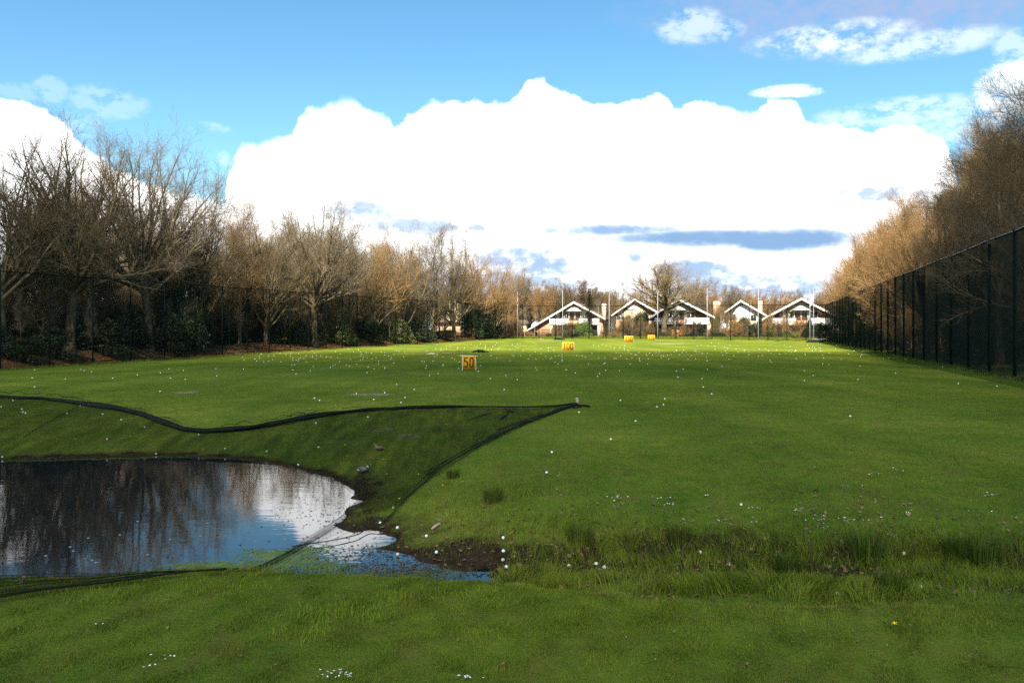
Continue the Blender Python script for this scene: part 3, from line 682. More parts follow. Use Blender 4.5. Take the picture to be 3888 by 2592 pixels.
# bleached stick in the mud, dark clod on the net
c = g1(1656, 2003); m = MB(); m.tube([(-.05, -.11, .012), (-.01, -.02, .03), (.03, .07, .035), (.06, .12, .02)], [.016, .024, .022, .012], 7)
o = m.build('driftwood_stick', m_stick, None, True); o.location = c; tag(o, 'pale bleached stick lying on the muddy pond corner', 'stick')
c = g1(1995, 1608); m = MB(); m.tube([(-.09, -.02, .05), (-.03, .01, .085), (.04, 0, .08), (.09, .02, .05)], [.03, .05, .045, .025], 8)
o = m.build('net_weight', m_black, None, True); o.location = c; tag(o, 'small dark lumpy weight lying on the lower edge of the net', 'weight')
for px, py in [(2190, 1550)]:
    pass

# ------------------------------------------------------------------ ducks
def loft(rings, s=16):
    """rings: (x, y, z, half width, half height, colour) along the body"""
    m = MB(); P = np.array([r[:3] for r in rings], dtype=float); V = []; Cc = []
    T = norm(np.gradient(P, axis=0))
    for (x_, y_, z_, w_, h_, c_), t in zip(rings, T):
        side = norm(np.cross((0, 0, 1.0), t) + 1e-9); up = np.cross(t, side)
        for a in np.arange(s) * 2 * math.pi / s:
            V.append(np.array((x_, y_, z_)) + side * math.cos(a) * w_ + up * math.sin(a) * h_); Cc.append(c_ if not callable(c_) else c_(a))
    n = len(rings); i, j = np.meshgrid(np.arange(n - 1), np.arange(s), indexing='ij'); j2 = (j + 1) % s
    q = np.stack([i * s + j, i * s + j2, (i + 1) * s + j2, (i + 1) * s + j], -1).reshape(-1, 4)
    m.add(V, q, None, np.array(Cc)); return m
m_feather, nt, b = new_mat('duck_plumage', .7, .3)
att = N(nt, 'ShaderNodeVertexColor', layer_name='mask')
nt.links.new(mixc(nt, mth(nt, 'MULTIPLY', noise(nt, pos(nt, True), 60, 4, .7), .6), att.outputs['Color'], (.02, .015, .012), 'MIX'), b.inputs['Base Color'])
m_bill = plain('duck_bill', (.45, .38, .06), (.55, .48, .1), 20, .5)
m_bill_f = plain('orange_duck_bill', (.28, .14, .04), (.4, .2, .06), 20, .5)
def duck(name, px, py, rz, sc, male, label):
    o = empty(name, g1(px, py) + np.array((0, 0, .01)), rz, sc); tag(o, label, 'duck', 'ducks resting on the pond bank')
    if male: tail, back, flank, breast, neck, head, ring_ = (.03, .03, .03), (.16, .12, .09), (.42, .41, .40), (.10, .04, .025), (.012, .05, .03), (.01, .07, .04), (.75, .75, .73)
    else: tail = back = (.16, .10, .055); flank = (.22, .14, .08); breast = (.24, .15, .08); neck = (.20, .13, .07); head = (.15, .10, .06); ring_ = neck
    flank = tuple(v * .55 for v in flank); top = lambda t_, f_: (lambda a: t_ if math.sin(a) > .25 else f_)
    rings = [(-.27, 0, .13, .004, .003, tail), (-.23, 0, .125, .03, .016, (.7, .7, .68) if male else tail), (-.17, 0, .11, .062, .045, top(tail, flank)), (-.09, 0, .10, .092, .075, top(back, flank)), (0, 0, .098, .105, .088, top(back, flank)), (.08, 0, .10, .098, .085, top(back, flank)),
             (.145, 0, .115, .078, .075, breast), (.18, 0, .145, .055, .06, breast), (.195, 0, .18, .036, .042, ring_), (.205, 0, .205, .033, .036, neck), (.222, 0, .232, .036, .034, head), (.25, 0, .246, .036, .034, head), (.278, 0, .243, .026, .024, head), (.292, 0, .237, .014, .013, head)]
    loft(rings).build('body', m_feather, o, True, True)
    bl = MB(); bl.tube([(.286, 0, .236), (.31, 0, .229), (.335, 0, .224), (.343, 0, .223)], [.014, .013, .015, .006], 8); bl.build('bill', m_bill if male else m_bill_f, o, True)
    for s_ in (-1, 1):
        w_ = loft([(.09, s_ * .088, .125, .006, .03, back), (.03, s_ * .103, .128, .012, .052, flank if male else back), (-.07, s_ * .096, .128, .011, .05, flank if male else back), (-.16, s_ * .062, .13, .008, .03, (.05, .04, .04)), (-.225, s_ * .03, .14, .003, .01, (.05, .04, .04))], 10)
        w_.build('wing', m_feather, o, True, True)
        e_ = MB(); e_.tube([(.258, s_ * .031, .252), (.258, s_ * .0365, .252)], [.005, .004], 6); e_.build('eye', m_black, o)
duck('mallard_drake', 1378, 1795, R(48), .58, True, 'green-headed drake with pale grey flanks resting at the water edge')
duck('mallard_hen', 1442, 1711, R(150), .50, False, 'mottled brown duck sitting on the netted grass above the drake')

# ------------------------------------------------------------------ bare trees
def interp_poly(P, Rr, t):
    """P (n,k,3), Rr (n,k), t (n,m) -> points, tangents, radii at t"""
    n, k, _ = P.shape
    f = t * (k - 1); i = np.minimum(f.astype(int), k - 2); u = (f - i)[..., None]
    idx = np.arange(n)[:, None]
    a, b_ = P[idx, i], P[idx, i + 1]
    r = Rr[idx, i] * (1 - u[..., 0]) + Rr[idx, i + 1] * u[..., 0]
    return a * (1 - u) + b_ * u, norm(b_ - a), r

def sprout(r, P, Rr, m, t0, t1, length, ang, k, wander, up, ratio, fall=.5, rmin=.004, tip=.25, lenvar=.3, spread=True):
    """m side branches on every parent branch; each bends a little at every joint"""
    n = len(P)
    t = t0 + (t1 - t0) * (np.arange(m)[None] + r.random((n, m))) / m
    p, T, pr = interp_poly(P, Rr, t)
    az = (np.arange(m)[None] * 2.4 + r.random((n, 1)) * 6.28 + r.normal(0, .5, (n, m)))
    ref = np.where(np.abs(T[..., 2:3]) < .9, np.array([0, 0, 1.0]), np.array([1.0, 0, 0]))
    U = norm(np.cross(T, ref)); Wv = np.cross(T, U)
    an = (ang[0] + (ang[1] - ang[0]) * ((1 - (t - t0) / (t1 - t0)) ** .65 if spread else r.random((n, m))) + r.normal(0, .10, (n, m)))[..., None]
    d = np.cos(an) * T + np.sin(an) * (np.cos(az)[..., None] * U + np.sin(az)[..., None] * Wv)
    L = length * (1 - fall * t) * r.uniform(1 - lenvar, 1 + lenvar, (n, m))
    p = p.reshape(-1, 3); d = norm(d.reshape(-1, 3)); L = L.ravel(); N_ = n * m
    r0 = np.maximum(pr.ravel() * ratio, rmin)
    pts = [p]
    for s in range(k - 1):
        d = norm(d + r.normal(0, wander, (N_, 3)) + np.array([0, 0, up]))
        pts.append(pts[-1] + d * (L / (k - 1))[:, None])
    Pn = np.stack(pts, 1); Rn = r0[:, None] * np.linspace(1, tip, k)[None]
    return Pn, np.maximum(Rn, rmin * .5)

KIND = dict(
    # trunk top, limbs (count, from..to, length, angles top..bottom, lift), branches, twigs, twiglets
    oak=dict(top=.52, limbs=24, lt=(.40, 1), ll=.50, la=(.05, 1.05), lup=.07, fall=.0, b=12, bl=.18, tw=10, twl=.075, tt=6, ttl=.036, wander=.13, lr=.62),
    dome=dict(top=.42, limbs=28, lt=(.60, 1), ll=.46, la=(.05, 1.10), lup=.045, fall=-.25, b=14, bl=.17, tw=9, twl=.075, tt=5, ttl=.034, wander=.13, lr=.62),
    domehigh=dict(top=.50, limbs=28, lt=(.68, 1), ll=.42, la=(.05, 1.15), lup=.05, fall=-.1, b=12, bl=.16, tw=9, twl=.07, tt=5, ttl=.034, wander=.13, lr=.6),
    open_oak=dict(top=.66, limbs=16, lt=(.45, 1), ll=.44, la=(.15, .9), lup=.07, fall=.15, b=11, bl=.18, tw=9, twl=.075, tt=5, ttl=.036, wander=.15, lr=.6),
    forest=dict(top=.80, limbs=26, lt=(.22, 1), ll=.34, la=(.05, .95), lup=.07, fall=.35, b=10, bl=.15, tw=10, twl=.065, tt=6, ttl=.036, wander=.16, lr=.5),
    fan=dict(top=.35, limbs=24, lt=(.25, 1), ll=.66, la=(.03, .70), lup=.06, fall=.05, b=12, bl=.18, tw=9, twl=.08, tt=6, ttl=.038, wander=.12, lr=.6),
    slender=dict(top=.95, limbs=26, lt=(.2, 1), ll=.17, la=(.25, .6), lup=.14, fall=.4, b=6, bl=.075, tw=6, twl=.045, tt=4, ttl=.03, wander=.09, lr=.5),
    birch=dict(top=.95, limbs=22, lt=(.3, 1), ll=.20, la=(.45, .9), lup=.02, fall=.4, b=7, bl=.10, tw=7, twl=.07, tt=4, ttl=.04, wander=.13, lr=.45),
    thicket=dict(top=.25, limbs=22, lt=(.02, 1), ll=.85, la=(.1, .95), lup=.05, fall=.1, b=11, bl=.24, tw=9, twl=.11, tt=6, ttl=.055, wander=.16, lr=.55))
def make_tree(seed, H, r0, kind, tw=1.0, dens=1.0):
    r = np.random.default_rng(seed); pr = KIND[kind]
    k = 9; z = np.linspace(0, 1, k)
    path = np.stack([np.cumsum(r.normal(0, .010, k)) * H, np.cumsum(r.normal(0, .010, k)) * H, z * H * pr['top']], 1)[None]
    path[:, :, :2] -= path[:, 1:2, :2]; path[:, 0, :2] = 0; path[:, 0, 2] = -.3; path[:, :, :2] *= .7
    fl = 1 - (.45 if kind in ('oak', 'dome', 'domehigh', 'fan', 'thicket') else .78) * z ** .9; fl[0] *= 1.35
    T0 = (path, (r0 * fl)[None])
    L1 = sprout(r, *T0, pr['limbs'], *pr['lt'], H * pr['ll'], pr['la'], 8, pr['wander'], pr['lup'], pr['lr'], pr['fall'], .014, .14, .15)
    L2 = sprout(r, *L1, pr['b'], .25, 1, H * pr['bl'], (.35, .85), 6, .16, .05, .55, .15 if kind in ('dome', 'domehigh', 'oak', 'open_oak') else .4, .010, .25, spread=False)
    L3 = sprout(r, *L2, pr['tw'], .15, 1, H * pr['twl'], (.35, .95), 4, .18, .05, .55, .4, .0058 * tw, .35, spread=False)
    L4 = sprout(r, *L3, max(2, int(pr['tt'] * dens)), .1, 1, H * pr['ttl'], (.3, .9), 2, .2, .04, .6, .3, .0040 * tw, .4, spread=False)
    tr, cr = MB(), MB()
    tr.add(*tubes(*T0, 10)); tr.add(*tubes(*L1, 6))
    cr.add(*tubes(*L2, 4)); cr.add(*tubes(*L3, 3)); cr.add(*tubes(*L4, 3))
    V = np.concatenate(cr.V); hh = float(np.percentile(V[:, 2], 98.5))
    return tr, cr, hh
def mb_data(m, name, mat, smooth=True):
    Q = np.concatenate(m.Q) if m.Q else None; T = np.concatenate(m.T) if m.T else None
    return mesh_data(name, np.concatenate(m.V), Q, T, mat, smooth)
PROTO = {}
def proto(key, seed, H, r0, kind, mb=m_bark, mt=m_twig, tw=1.0, dens=1.0):
    t, c, hh = make_tree(seed, H, r0, kind, tw, dens)
    PROTO[key] = (mb_data(t, 'trunk', mb), mb_data(c, 'crown', mt), hh)
def variant(key, src, mb, mt):
    t, c, hh = PROTO[src]; t2, c2 = t.copy(), c.copy(); t2.materials[0] = mb; c2.materials[0] = mt; PROTO[key] = (t2, c2, hh)
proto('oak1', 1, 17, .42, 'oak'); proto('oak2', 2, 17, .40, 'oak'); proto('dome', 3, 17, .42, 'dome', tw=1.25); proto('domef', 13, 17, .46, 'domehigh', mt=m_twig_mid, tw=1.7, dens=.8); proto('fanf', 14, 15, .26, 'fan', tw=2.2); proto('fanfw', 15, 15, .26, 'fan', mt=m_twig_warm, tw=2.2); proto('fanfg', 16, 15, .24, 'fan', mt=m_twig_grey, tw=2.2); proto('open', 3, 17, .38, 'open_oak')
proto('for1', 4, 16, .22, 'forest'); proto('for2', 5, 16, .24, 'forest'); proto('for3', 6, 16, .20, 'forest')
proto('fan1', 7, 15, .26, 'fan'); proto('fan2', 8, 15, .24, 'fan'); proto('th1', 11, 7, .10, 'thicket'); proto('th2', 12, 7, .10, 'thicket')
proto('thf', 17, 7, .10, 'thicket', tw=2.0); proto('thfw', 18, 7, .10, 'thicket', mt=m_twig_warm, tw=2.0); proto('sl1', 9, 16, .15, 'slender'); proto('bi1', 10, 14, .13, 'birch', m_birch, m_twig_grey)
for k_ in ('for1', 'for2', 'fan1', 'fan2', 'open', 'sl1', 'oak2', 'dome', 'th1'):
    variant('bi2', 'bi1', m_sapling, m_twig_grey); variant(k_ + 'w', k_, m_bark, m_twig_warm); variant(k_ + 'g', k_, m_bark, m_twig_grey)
def tree(key, x, y, H, label, group, wide=1.0, rz=None, name='bare_tree', cat='tree', sink=.0):
    t, c, hh = PROTO[key]; s = H / hh
    z = float(height(np.array([x]), np.array([y]))[0]) - sink
    o = empty(name, (x, y, z), rng.random() * 6.28 if rz is None else rz, (s * wide, s * wide, s))
    mesh_obj('trunk', t, o); mesh_obj('crown', c, o)
    return tag(o, label, cat, group)
def tree_px(key, px, top, Y, label, group, wide=1.0, **k):
    c = at(px, Y); H = EYE + (YH - top) / F * Y - c[2]
    return tree(key, c[0], c[1], H, label, group, wide, **k)
def lfY(px, off=4.0): return (51.6 * 2830 / (2830 - px)) + off
def rfY(px, off=5.0): return 36000 / (px - 2888) + off

GL = 'bare trees of the wood left of the field'
LF = [(10, 545, 5, 'dome', 1.0, 'bare tree cut by the left picture edge, its crown fanning over the net fence'),
      (265, 490, 4, 'dome', 1.05, 'tallest broad bare oak with many rising limbs, near the left end of the wood'),
      (565, 525, 4, 'domeg', .95, 'round-crowned bare oak with a straight pale trunk, right of the tallest broad oak'),
      (760, 690, 5, 'fan2', 1.0, 'leaning bare tree with reaching branches just right of the round-crowned oak'),
      (910, 770, 6, 'for1w', .95, 'pale slim bare tree topping the wood between the round oak and the grey open tree'),
      (1010, 790, 5, 'fan1', .95, 'reddish bushy bare tree left of the grey open tree'),
      (1195, 755, 4, 'domeg', .95, 'tall grey bare tree with an open spreading crown and pale trunk in mid wood'),
      (1330, 850, 5, 'for2', 1.1, 'dense bare tree just right of the grey open tree'),
      (1430, 880, 5, 'fan2w', 1.0, 'broad low bare tree in the middle right of the left wood'),
      (1535, 860, 6, 'fan1g', .95, 'fan-shaped grey bare tree whose twigs spread at the wood skyline'),
      (1640, 880, 5, 'for1', 1.1, 'bare tree left of the three thin spires, before the cream house'),
      (1725, 905, 5, 'fan2', .95, 'bare tree with ascending limbs below the thin spires'),
      (1800, 950, 5, 'oak2w', .95, 'rounded reddish bare tree near the right end of the left wood'),
      (1870, 985, 3, 'fan1w', 1.0, 'reddish bare tree at the right end of the left wood, beside the first pole'),
      (1668, 860, 16, 'sl1g', .8, 'leftmost of the thin bare spires rising above the left wood'), (1727, 848, 18, 'sl1g', .8, 'tallest thin bare spire rising above the left wood'), (1765, 866, 16, 'sl1g', .8, 'rightmost thin bare spire above the left wood')]
for px, top, off, key, wd, lab in LF: tree_px(key, px, top, lfY(px, off), lab, GL, wd)
# fill along the fence and rows behind
keys = ['for1', 'for2', 'for3', 'fan1', 'fan2', 'oak2', 'for1g', 'for2w', 'fan2g']
def skyline(px): return np.interp(px, [-800, 0, 130, 265, 420, 480, 560, 700, 790, 940, 1060, 1195, 1320, 1480, 1640, 1780, 1880, 1990], [560, 690, 670, 640, 700, 690, 660, 720, 790, 800, 830, 800, 880, 900, 910, 950, 1000, 1040])
cnt = 0
for row, (off, step, h) in enumerate([(5.0, 6.5, .58), (7.5, 6.5, .72), (12, 7.0, .84), (18, 7.5, .90), (26, 8.5, .92), (35, 9, .9)]):
    y = 36 + rng.random() * 4
    while y < 168:
        o_ = off + rng.normal(0, 1.1); x = LF_A + LF_B * y - o_ * 1.04
        px = CX + F * x / y
        gap = (1600 < px < 1775 and row > 0 and y > 105 and rng.random() < .75) or (790 < px < 850 and row > 2)
        if px > -420 and not gap and px < 1905:
            Hm = EYE + (YH - skyline(px)) / F * y
            Hh = min(Hm * h * rng.uniform(.78, .98), 18.5)
            tree(keys[rng.integers(len(keys))], x, y, Hh, 'bare leafless tree standing among the close rows of the left wood', GL, rng.uniform(.85, 1.15))
            cnt += 1
        y += step * rng.uniform(.7, 1.3)
for k_ in range(150):                                # bare brushwood filling the wood low down
    y = 38 + 128 * rng.random() ** .9; o_ = 5.5 + 26 * rng.random() ** 1.3; x = LF_A + LF_B * y - o_ * 1.04; px = CX + F * x / y
    if px < -300 or (1600 < px < 1780 and o_ > 3): continue
    tree(('th1', 'th2')[k_ % 2], x, y, rng.uniform(3.2, 6.4), 'bare brown brushwood shrub low among the trunks of the left wood', 'brushwood shrubs in the left wood', rng.uniform(1.0, 1.5), name='brushwood_shrub', cat='shrub')
for k_ in range(70):
    y = 26 + 125 * rng.random(); o_ = 3.6 + 18 * rng.random() ** 1.3; x = RF_A + RF_B * y + o_ * 1.04
    if CX + F * x / y > 4300: continue
    tree(('th1', 'th2')[k_ % 2] if y < 66 else 'th1w', x, y, rng.uniform(3.2, 6.2), 'bare brown brushwood shrub low among the trunks of the right wood', 'brushwood shrubs in the right wood', rng.uniform(1.0, 1.5), name='brushwood_shrub', cat='shrub')  # warm copies past the shade edge: sunlight is in the twig colour
# right wood
GRt = 'bare trees of the wood right of the field'
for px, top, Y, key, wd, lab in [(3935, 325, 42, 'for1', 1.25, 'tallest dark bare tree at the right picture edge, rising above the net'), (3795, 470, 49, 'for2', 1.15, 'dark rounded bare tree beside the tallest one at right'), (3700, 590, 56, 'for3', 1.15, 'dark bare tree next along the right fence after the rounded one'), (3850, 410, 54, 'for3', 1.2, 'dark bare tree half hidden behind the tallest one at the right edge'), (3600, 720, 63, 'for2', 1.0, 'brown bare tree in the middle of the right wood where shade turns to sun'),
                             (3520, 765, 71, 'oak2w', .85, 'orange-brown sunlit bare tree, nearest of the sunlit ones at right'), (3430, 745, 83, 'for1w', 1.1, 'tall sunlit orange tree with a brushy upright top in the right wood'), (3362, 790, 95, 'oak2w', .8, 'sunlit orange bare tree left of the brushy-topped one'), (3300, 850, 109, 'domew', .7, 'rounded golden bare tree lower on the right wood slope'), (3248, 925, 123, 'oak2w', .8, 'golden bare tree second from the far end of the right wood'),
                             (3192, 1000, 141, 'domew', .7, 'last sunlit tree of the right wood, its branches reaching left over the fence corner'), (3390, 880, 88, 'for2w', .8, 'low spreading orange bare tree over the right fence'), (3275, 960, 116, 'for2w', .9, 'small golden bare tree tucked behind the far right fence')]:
    tree_px(key, px, top, Y, lab, GRt, wd)  # keys ending in w: warm twig copies with sunlight in their colour
rk = ['for1', 'for2', 'oak1', 'oak2', 'for3', 'for1w', 'for2w', 'oak2w']
for row, (off, step, h) in enumerate([(4.5, 5.5, .70), (8, 5.5, .85), (13, 6.5, .95), (19, 7.5, 1.0), (27, 9, 1.0)]):
    y = 26 + rng.random() * 4
    while y < 165:
        x = RF_A + RF_B * y + (off + rng.normal(0, 1)) * 1.04; px = CX + F * x / y
        if px < 4500:
            Hh = (EYE + (YH - np.interp(px, [3060, 3130, 3180, 3230, 3300, 3400, 3480, 3560, 3640, 3700, 3760, 3888, 4400], [1090, 1030, 960, 890, 830, 780, 780, 730, 660, 560, 480, 380, 300])) / F * y) * h * rng.uniform(.8, 1.0)
            kk = rk[rng.integers(5)] if y < 62 else rk[3 + rng.integers(5)]  # beyond the shade edge, warm twig copies carry the sunlight in their colour
            tree(kk, x, y, Hh, 'bare leafless tree standing among the close rows of the right wood', GRt, rng.uniform(.7, .95))
        y += step * rng.uniform(.7, 1.3)
# trees round the houses
GB = 'bare trees around the houses beyond the far net'
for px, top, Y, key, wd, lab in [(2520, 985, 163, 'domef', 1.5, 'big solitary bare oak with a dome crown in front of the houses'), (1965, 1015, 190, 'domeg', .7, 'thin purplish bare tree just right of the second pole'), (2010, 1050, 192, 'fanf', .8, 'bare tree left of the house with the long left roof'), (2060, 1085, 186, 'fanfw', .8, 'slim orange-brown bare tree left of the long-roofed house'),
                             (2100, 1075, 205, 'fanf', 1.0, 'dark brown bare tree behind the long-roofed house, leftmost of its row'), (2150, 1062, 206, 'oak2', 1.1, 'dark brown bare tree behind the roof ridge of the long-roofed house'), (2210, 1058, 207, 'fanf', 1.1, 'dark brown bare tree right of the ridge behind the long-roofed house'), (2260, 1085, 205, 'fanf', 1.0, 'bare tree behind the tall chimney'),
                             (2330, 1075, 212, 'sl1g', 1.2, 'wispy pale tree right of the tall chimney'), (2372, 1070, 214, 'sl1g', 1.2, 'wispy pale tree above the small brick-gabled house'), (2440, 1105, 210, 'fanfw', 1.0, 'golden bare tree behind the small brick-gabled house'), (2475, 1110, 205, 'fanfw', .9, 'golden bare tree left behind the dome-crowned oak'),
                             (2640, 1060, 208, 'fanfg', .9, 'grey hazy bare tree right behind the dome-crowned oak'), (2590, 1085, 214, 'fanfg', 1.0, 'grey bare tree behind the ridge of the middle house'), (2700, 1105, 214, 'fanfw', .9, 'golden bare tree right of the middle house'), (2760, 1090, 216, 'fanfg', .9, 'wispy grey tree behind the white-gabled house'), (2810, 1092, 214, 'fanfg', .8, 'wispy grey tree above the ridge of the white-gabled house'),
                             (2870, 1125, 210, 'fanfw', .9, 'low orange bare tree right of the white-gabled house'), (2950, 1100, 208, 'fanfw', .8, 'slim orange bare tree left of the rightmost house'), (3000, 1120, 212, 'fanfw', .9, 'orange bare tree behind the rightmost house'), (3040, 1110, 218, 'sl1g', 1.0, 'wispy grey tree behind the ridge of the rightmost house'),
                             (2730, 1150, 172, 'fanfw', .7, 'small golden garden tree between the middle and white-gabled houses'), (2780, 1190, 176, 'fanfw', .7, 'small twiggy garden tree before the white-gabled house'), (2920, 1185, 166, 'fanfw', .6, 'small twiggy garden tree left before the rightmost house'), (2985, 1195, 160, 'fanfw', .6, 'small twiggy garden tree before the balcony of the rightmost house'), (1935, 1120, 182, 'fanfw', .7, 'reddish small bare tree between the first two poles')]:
    tree_px(key, px, top, Y, lab, GB, wd)
for px in np.concatenate([np.arange(1690, 3300, 40), np.arange(1850, 2330, 34), np.arange(2640, 3120, 48)]):
    tree_px(['fanf', 'fanf', 'oak2', 'fanfw', 'fanfg', 'fanfw'][rng.integers(6)], px + rng.normal(0, 12), rng.uniform(1100, 1150), rng.uniform(222, 262), 'bare tree in the hazy belt far behind the houses', 'bare trees in the belt behind the houses', rng.uniform(1.0, 1.3))
for px, top, Y, lab in [(1992, 1165, 170, 'slim white-stemmed birch left of the long-roofed house'), (2030, 1160, 168, 'white-stemmed birch in front of the long left roof'), (2215, 1175, 164, 'thin birch in front of the green bush'), (2272, 1130, 168, 'tall thin birch before the chimney wall of the long-roofed house'), (2322, 1205, 166, 'short pale birch right of the dark hedge block'),
                        (2362, 1140, 168, 'leaning white birch before the small brick-gabled house'), (2400, 1175, 165, 'thin white birch among shrubs in front of the small brick-gabled house'), (2562, 1150, 166, 'white birch before the porch of the middle house'), (2600, 1170, 164, 'thin birch behind the orange garden shed'), (2735, 1160, 168, 'white-stemmed birch right of the middle house'), (2972, 1160, 160, 'slim birch before the rightmost house'), (2117, 1185, 164, 'thin birch left of the tall pole before the long-roofed house')]:
    tree_px('bi1', px, top, Y, lab, 'birches in the gardens', .8, name='birch_tree')
for k_ in range(48):                                 # brushwood along the far net and between the houses
    px = (1900 + k_ * 6) if k_ < 16 else [2340, 2368, 2392, 2440, 2462, 2490, 2540, 2650, 2700, 2728, 2752, 2775, 2800, 2850, 2885, 2935, 2960, 2300, 2110, 2150, 2375, 2410, 2448, 2560, 2600, 2640, 2770, 2830, 2905, 2990, 3020, 3055][k_ - 16]
    Y = rng.uniform(166, 176) if k_ < 11 else rng.uniform(192, 200) if k_ < 16 else 158 + rng.random() * 10
    tree_px(('thfw', 'thf')[k_ % 2], px, (1195 if k_ < 16 else 1212) + rng.random() * 40, Y, 'bare twiggy shrub in the gardens beyond the far net', 'bare shrubs in the gardens', rng.uniform(.8, 1.2), name='garden_shrub', cat='shrub')
for k_ in range(16):                                 # pale saplings inside the left wood
    px = [25, 80, 175, 210, 300, 350, 470, 640, 690, 870, 905, 1240, 1300, 1480, 1560, 1690][k_]
    tree_px('bi2', px, 1150 - rng.random() * 60, lfY(px, rng.uniform(2, 7)), 'slim pale-stemmed birch sapling standing in the shade of the left wood', 'birch saplings in the left wood', .7, name='birch_tree')

# ------------------------------------------------------------------ leafy bushes, conifer, twiggy shrubs
def leaf_cloud(seed, n, lumps, size, flat=.9):
    """many small bent leaves spread through a lumpy volume about 2 m wide and 2 m high"""
    r = np.random.default_rng(seed)
    C = np.stack([r.uniform(-.62, .62, lumps), r.uniform(-.62, .62, lumps), r.uniform(.25, 1.55, lumps)], 1); C[:, :2] *= (1.08 - .42 * (C[:, 2:3] / 1.6)); rad = r.uniform(.28, .52, lumps)
    C[0] = (0, 0, .8); rad[0] = .75
    i = r.integers(lumps, size=n); d = norm(r.normal(0, 1, (n, 3))); P = C[i] + d * (rad[i] * r.random(n) ** .33)[:, None]
    P = P[P[:, 2] > .02]; n = len(P); d = norm(P - np.array((0, 0, .7)))
    u = norm(r.normal(0, 1, (n, 3))); nn = norm(d * .6 + r.normal(0, .55, (n, 3)) + (0, 0, .35)); u = norm(u - nn * (u * nn).sum(1, keepdims=True)); v = np.cross(nn, u)
    s = (size * r.uniform(.6, 1.4, n))[:, None]
    V = np.stack([P - u * s, P + v * s * .45 + nn * s * .12, P + u * s, P - v * s * .45 + nn * s * .12], 1).reshape(-1, 3)
    k = np.arange(n)[:, None] * 4
    return V, np.concatenate([k + [0, 1, 2], k + [0, 2, 3]], 1).reshape(-1, 3)
LEAF = {}
for key, seed, n, lumps, size in [('a', 21, 5200, 14, .055), ('b', 22, 5200, 18, .05), ('c', 23, 4200, 10, .06)]:
    LEAF[key] = leaf_cloud(seed, n, lumps, size)
LMESH = {}
def bush(key, mat, x, y, w, h, label, group=None, name='evergreen_bush', cat='bush', depth=None, sink=.05):
    if (key, mat.name) not in LMESH: LMESH[(key, mat.name)] = mesh_data('foliage', LEAF[key][0], None, LEAF[key][1], mat)
    z = float(height(np.array([x]), np.array([y]))[0]) - sink
    o = empty(name, (x, y, z), rng.random() * 6.28 if depth is None else 0, (w / 2, (depth or w) / 2, h / 1.95))
    mesh_obj('foliage', LMESH[(key, mat.name)], o)
    if 'stemmesh' not in LMESH:
        m = MB()
        for k_ in range(7):
            a = k_ * .9; m.tube([(math.cos(a) * .05, math.sin(a) * .05, -.1), (math.cos(a) * .2, math.sin(a) * .2, .6), (math.cos(a) * .42, math.sin(a) * .42, 1.25)], [.035, .025, .01], 5)
        LMESH['stemmesh'] = mb_data(m, 'stem', m_bark)
    mesh_obj('stem', LMESH['stemmesh'], o)
    return tag(o, label, cat, group)
def bush_px(key, mat, px, top, Y, wpx, label, group=None, **k):
    c = at(px, Y); h = EYE + (YH - top) / F * Y - c[2]
    return bush(key, mat, c[0], c[1], wpx / F * Y, h, label, group, **k)
GU = 'dark evergreen bushes under the left wood'
for px, top, off, wpx, mt, lab in [(70, 1280, 2.2, 230, 0, 'low dark evergreen bush at the foot of the left fence, nearest the left edge'), (190, 1235, 2.6, 260, 0, 'black-green rhododendron-like mass left of the tallest broad oak trunk'), (395, 1200, 2.6, 270, 0, 'large dark evergreen bush right of the tallest broad oak trunk'), (480, 1120, 5, 180, 0, 'tall dark evergreen bush left of the round oak trunk'), (690, 985, 4, 190, 0, 'tall ivy-dark evergreen mass right of the round oak trunk'), (735, 880, 6, 150, 0, 'highest dark evergreen crown behind the reaching branches'),
                               (650, 1180, 3, 150, 0, 'dark evergreen bush at the start of the brown leaf bank'), (1010, 1180, 7, 150, 0, 'dark evergreen patch behind the fence in mid wood'), (1130, 1210, 6, 130, 0, 'dark bush behind the pale trunk of the grey open tree'), (1290, 1215, 5, 150, 1, 'olive thicket right of the grey open tree'), (1400, 1200, 5, 150, 0, 'dark thicket before the middle of the wood'), (1500, 1190, 5, 150, 1, 'olive thicket left of the cream house gap'), (1590, 1200, 5, 140, 0, 'dark thicket under the left end of the white gable'),
                               (1690, 1248, 4, 130, 0, 'low dark thicket below the cream house'), (1790, 1150, 6, 130, 0, 'tall dark evergreen right of the cream house'), (1830, 1170, 6, 110, 0, 'second dark evergreen right of the cream house'), (1880, 1225, 3, 110, 0, 'low dark bush at the corner by the first pole'), (1945, 1240, 12, 90, 0, 'dark bush between the first two poles'), (870, 1230, 10, 150, 0, 'dark bush under the pale slim tree'), (-60, 1180, 6, 260, 0, 'dark evergreen mass at the picture edge behind the left fence')]:
    bush_px('abc'[int(px) % 3], (m_leaf_dark, m_leaf_olive)[mt], px, top, lfY(px, off), wpx, lab, GU, depth=3.2)
for k_ in range(34):                                 # deep shade of the wood floor
    y = 40 + k_ * 3.7; o_ = rng.uniform(9, 17); x = LF_A + LF_B * y - o_; px = CX + F * x / y
    if 1590 < px < 1790 or px < -500: continue
    bush('abc'[k_ % 3], m_leaf_dark if k_ % 3 else m_leaf_olive, x, y, rng.uniform(4.5, 7), rng.uniform(2.4, 4.6), 'dark evergreen undergrowth bush deep inside the left wood', 'undergrowth bushes deep in the left wood')
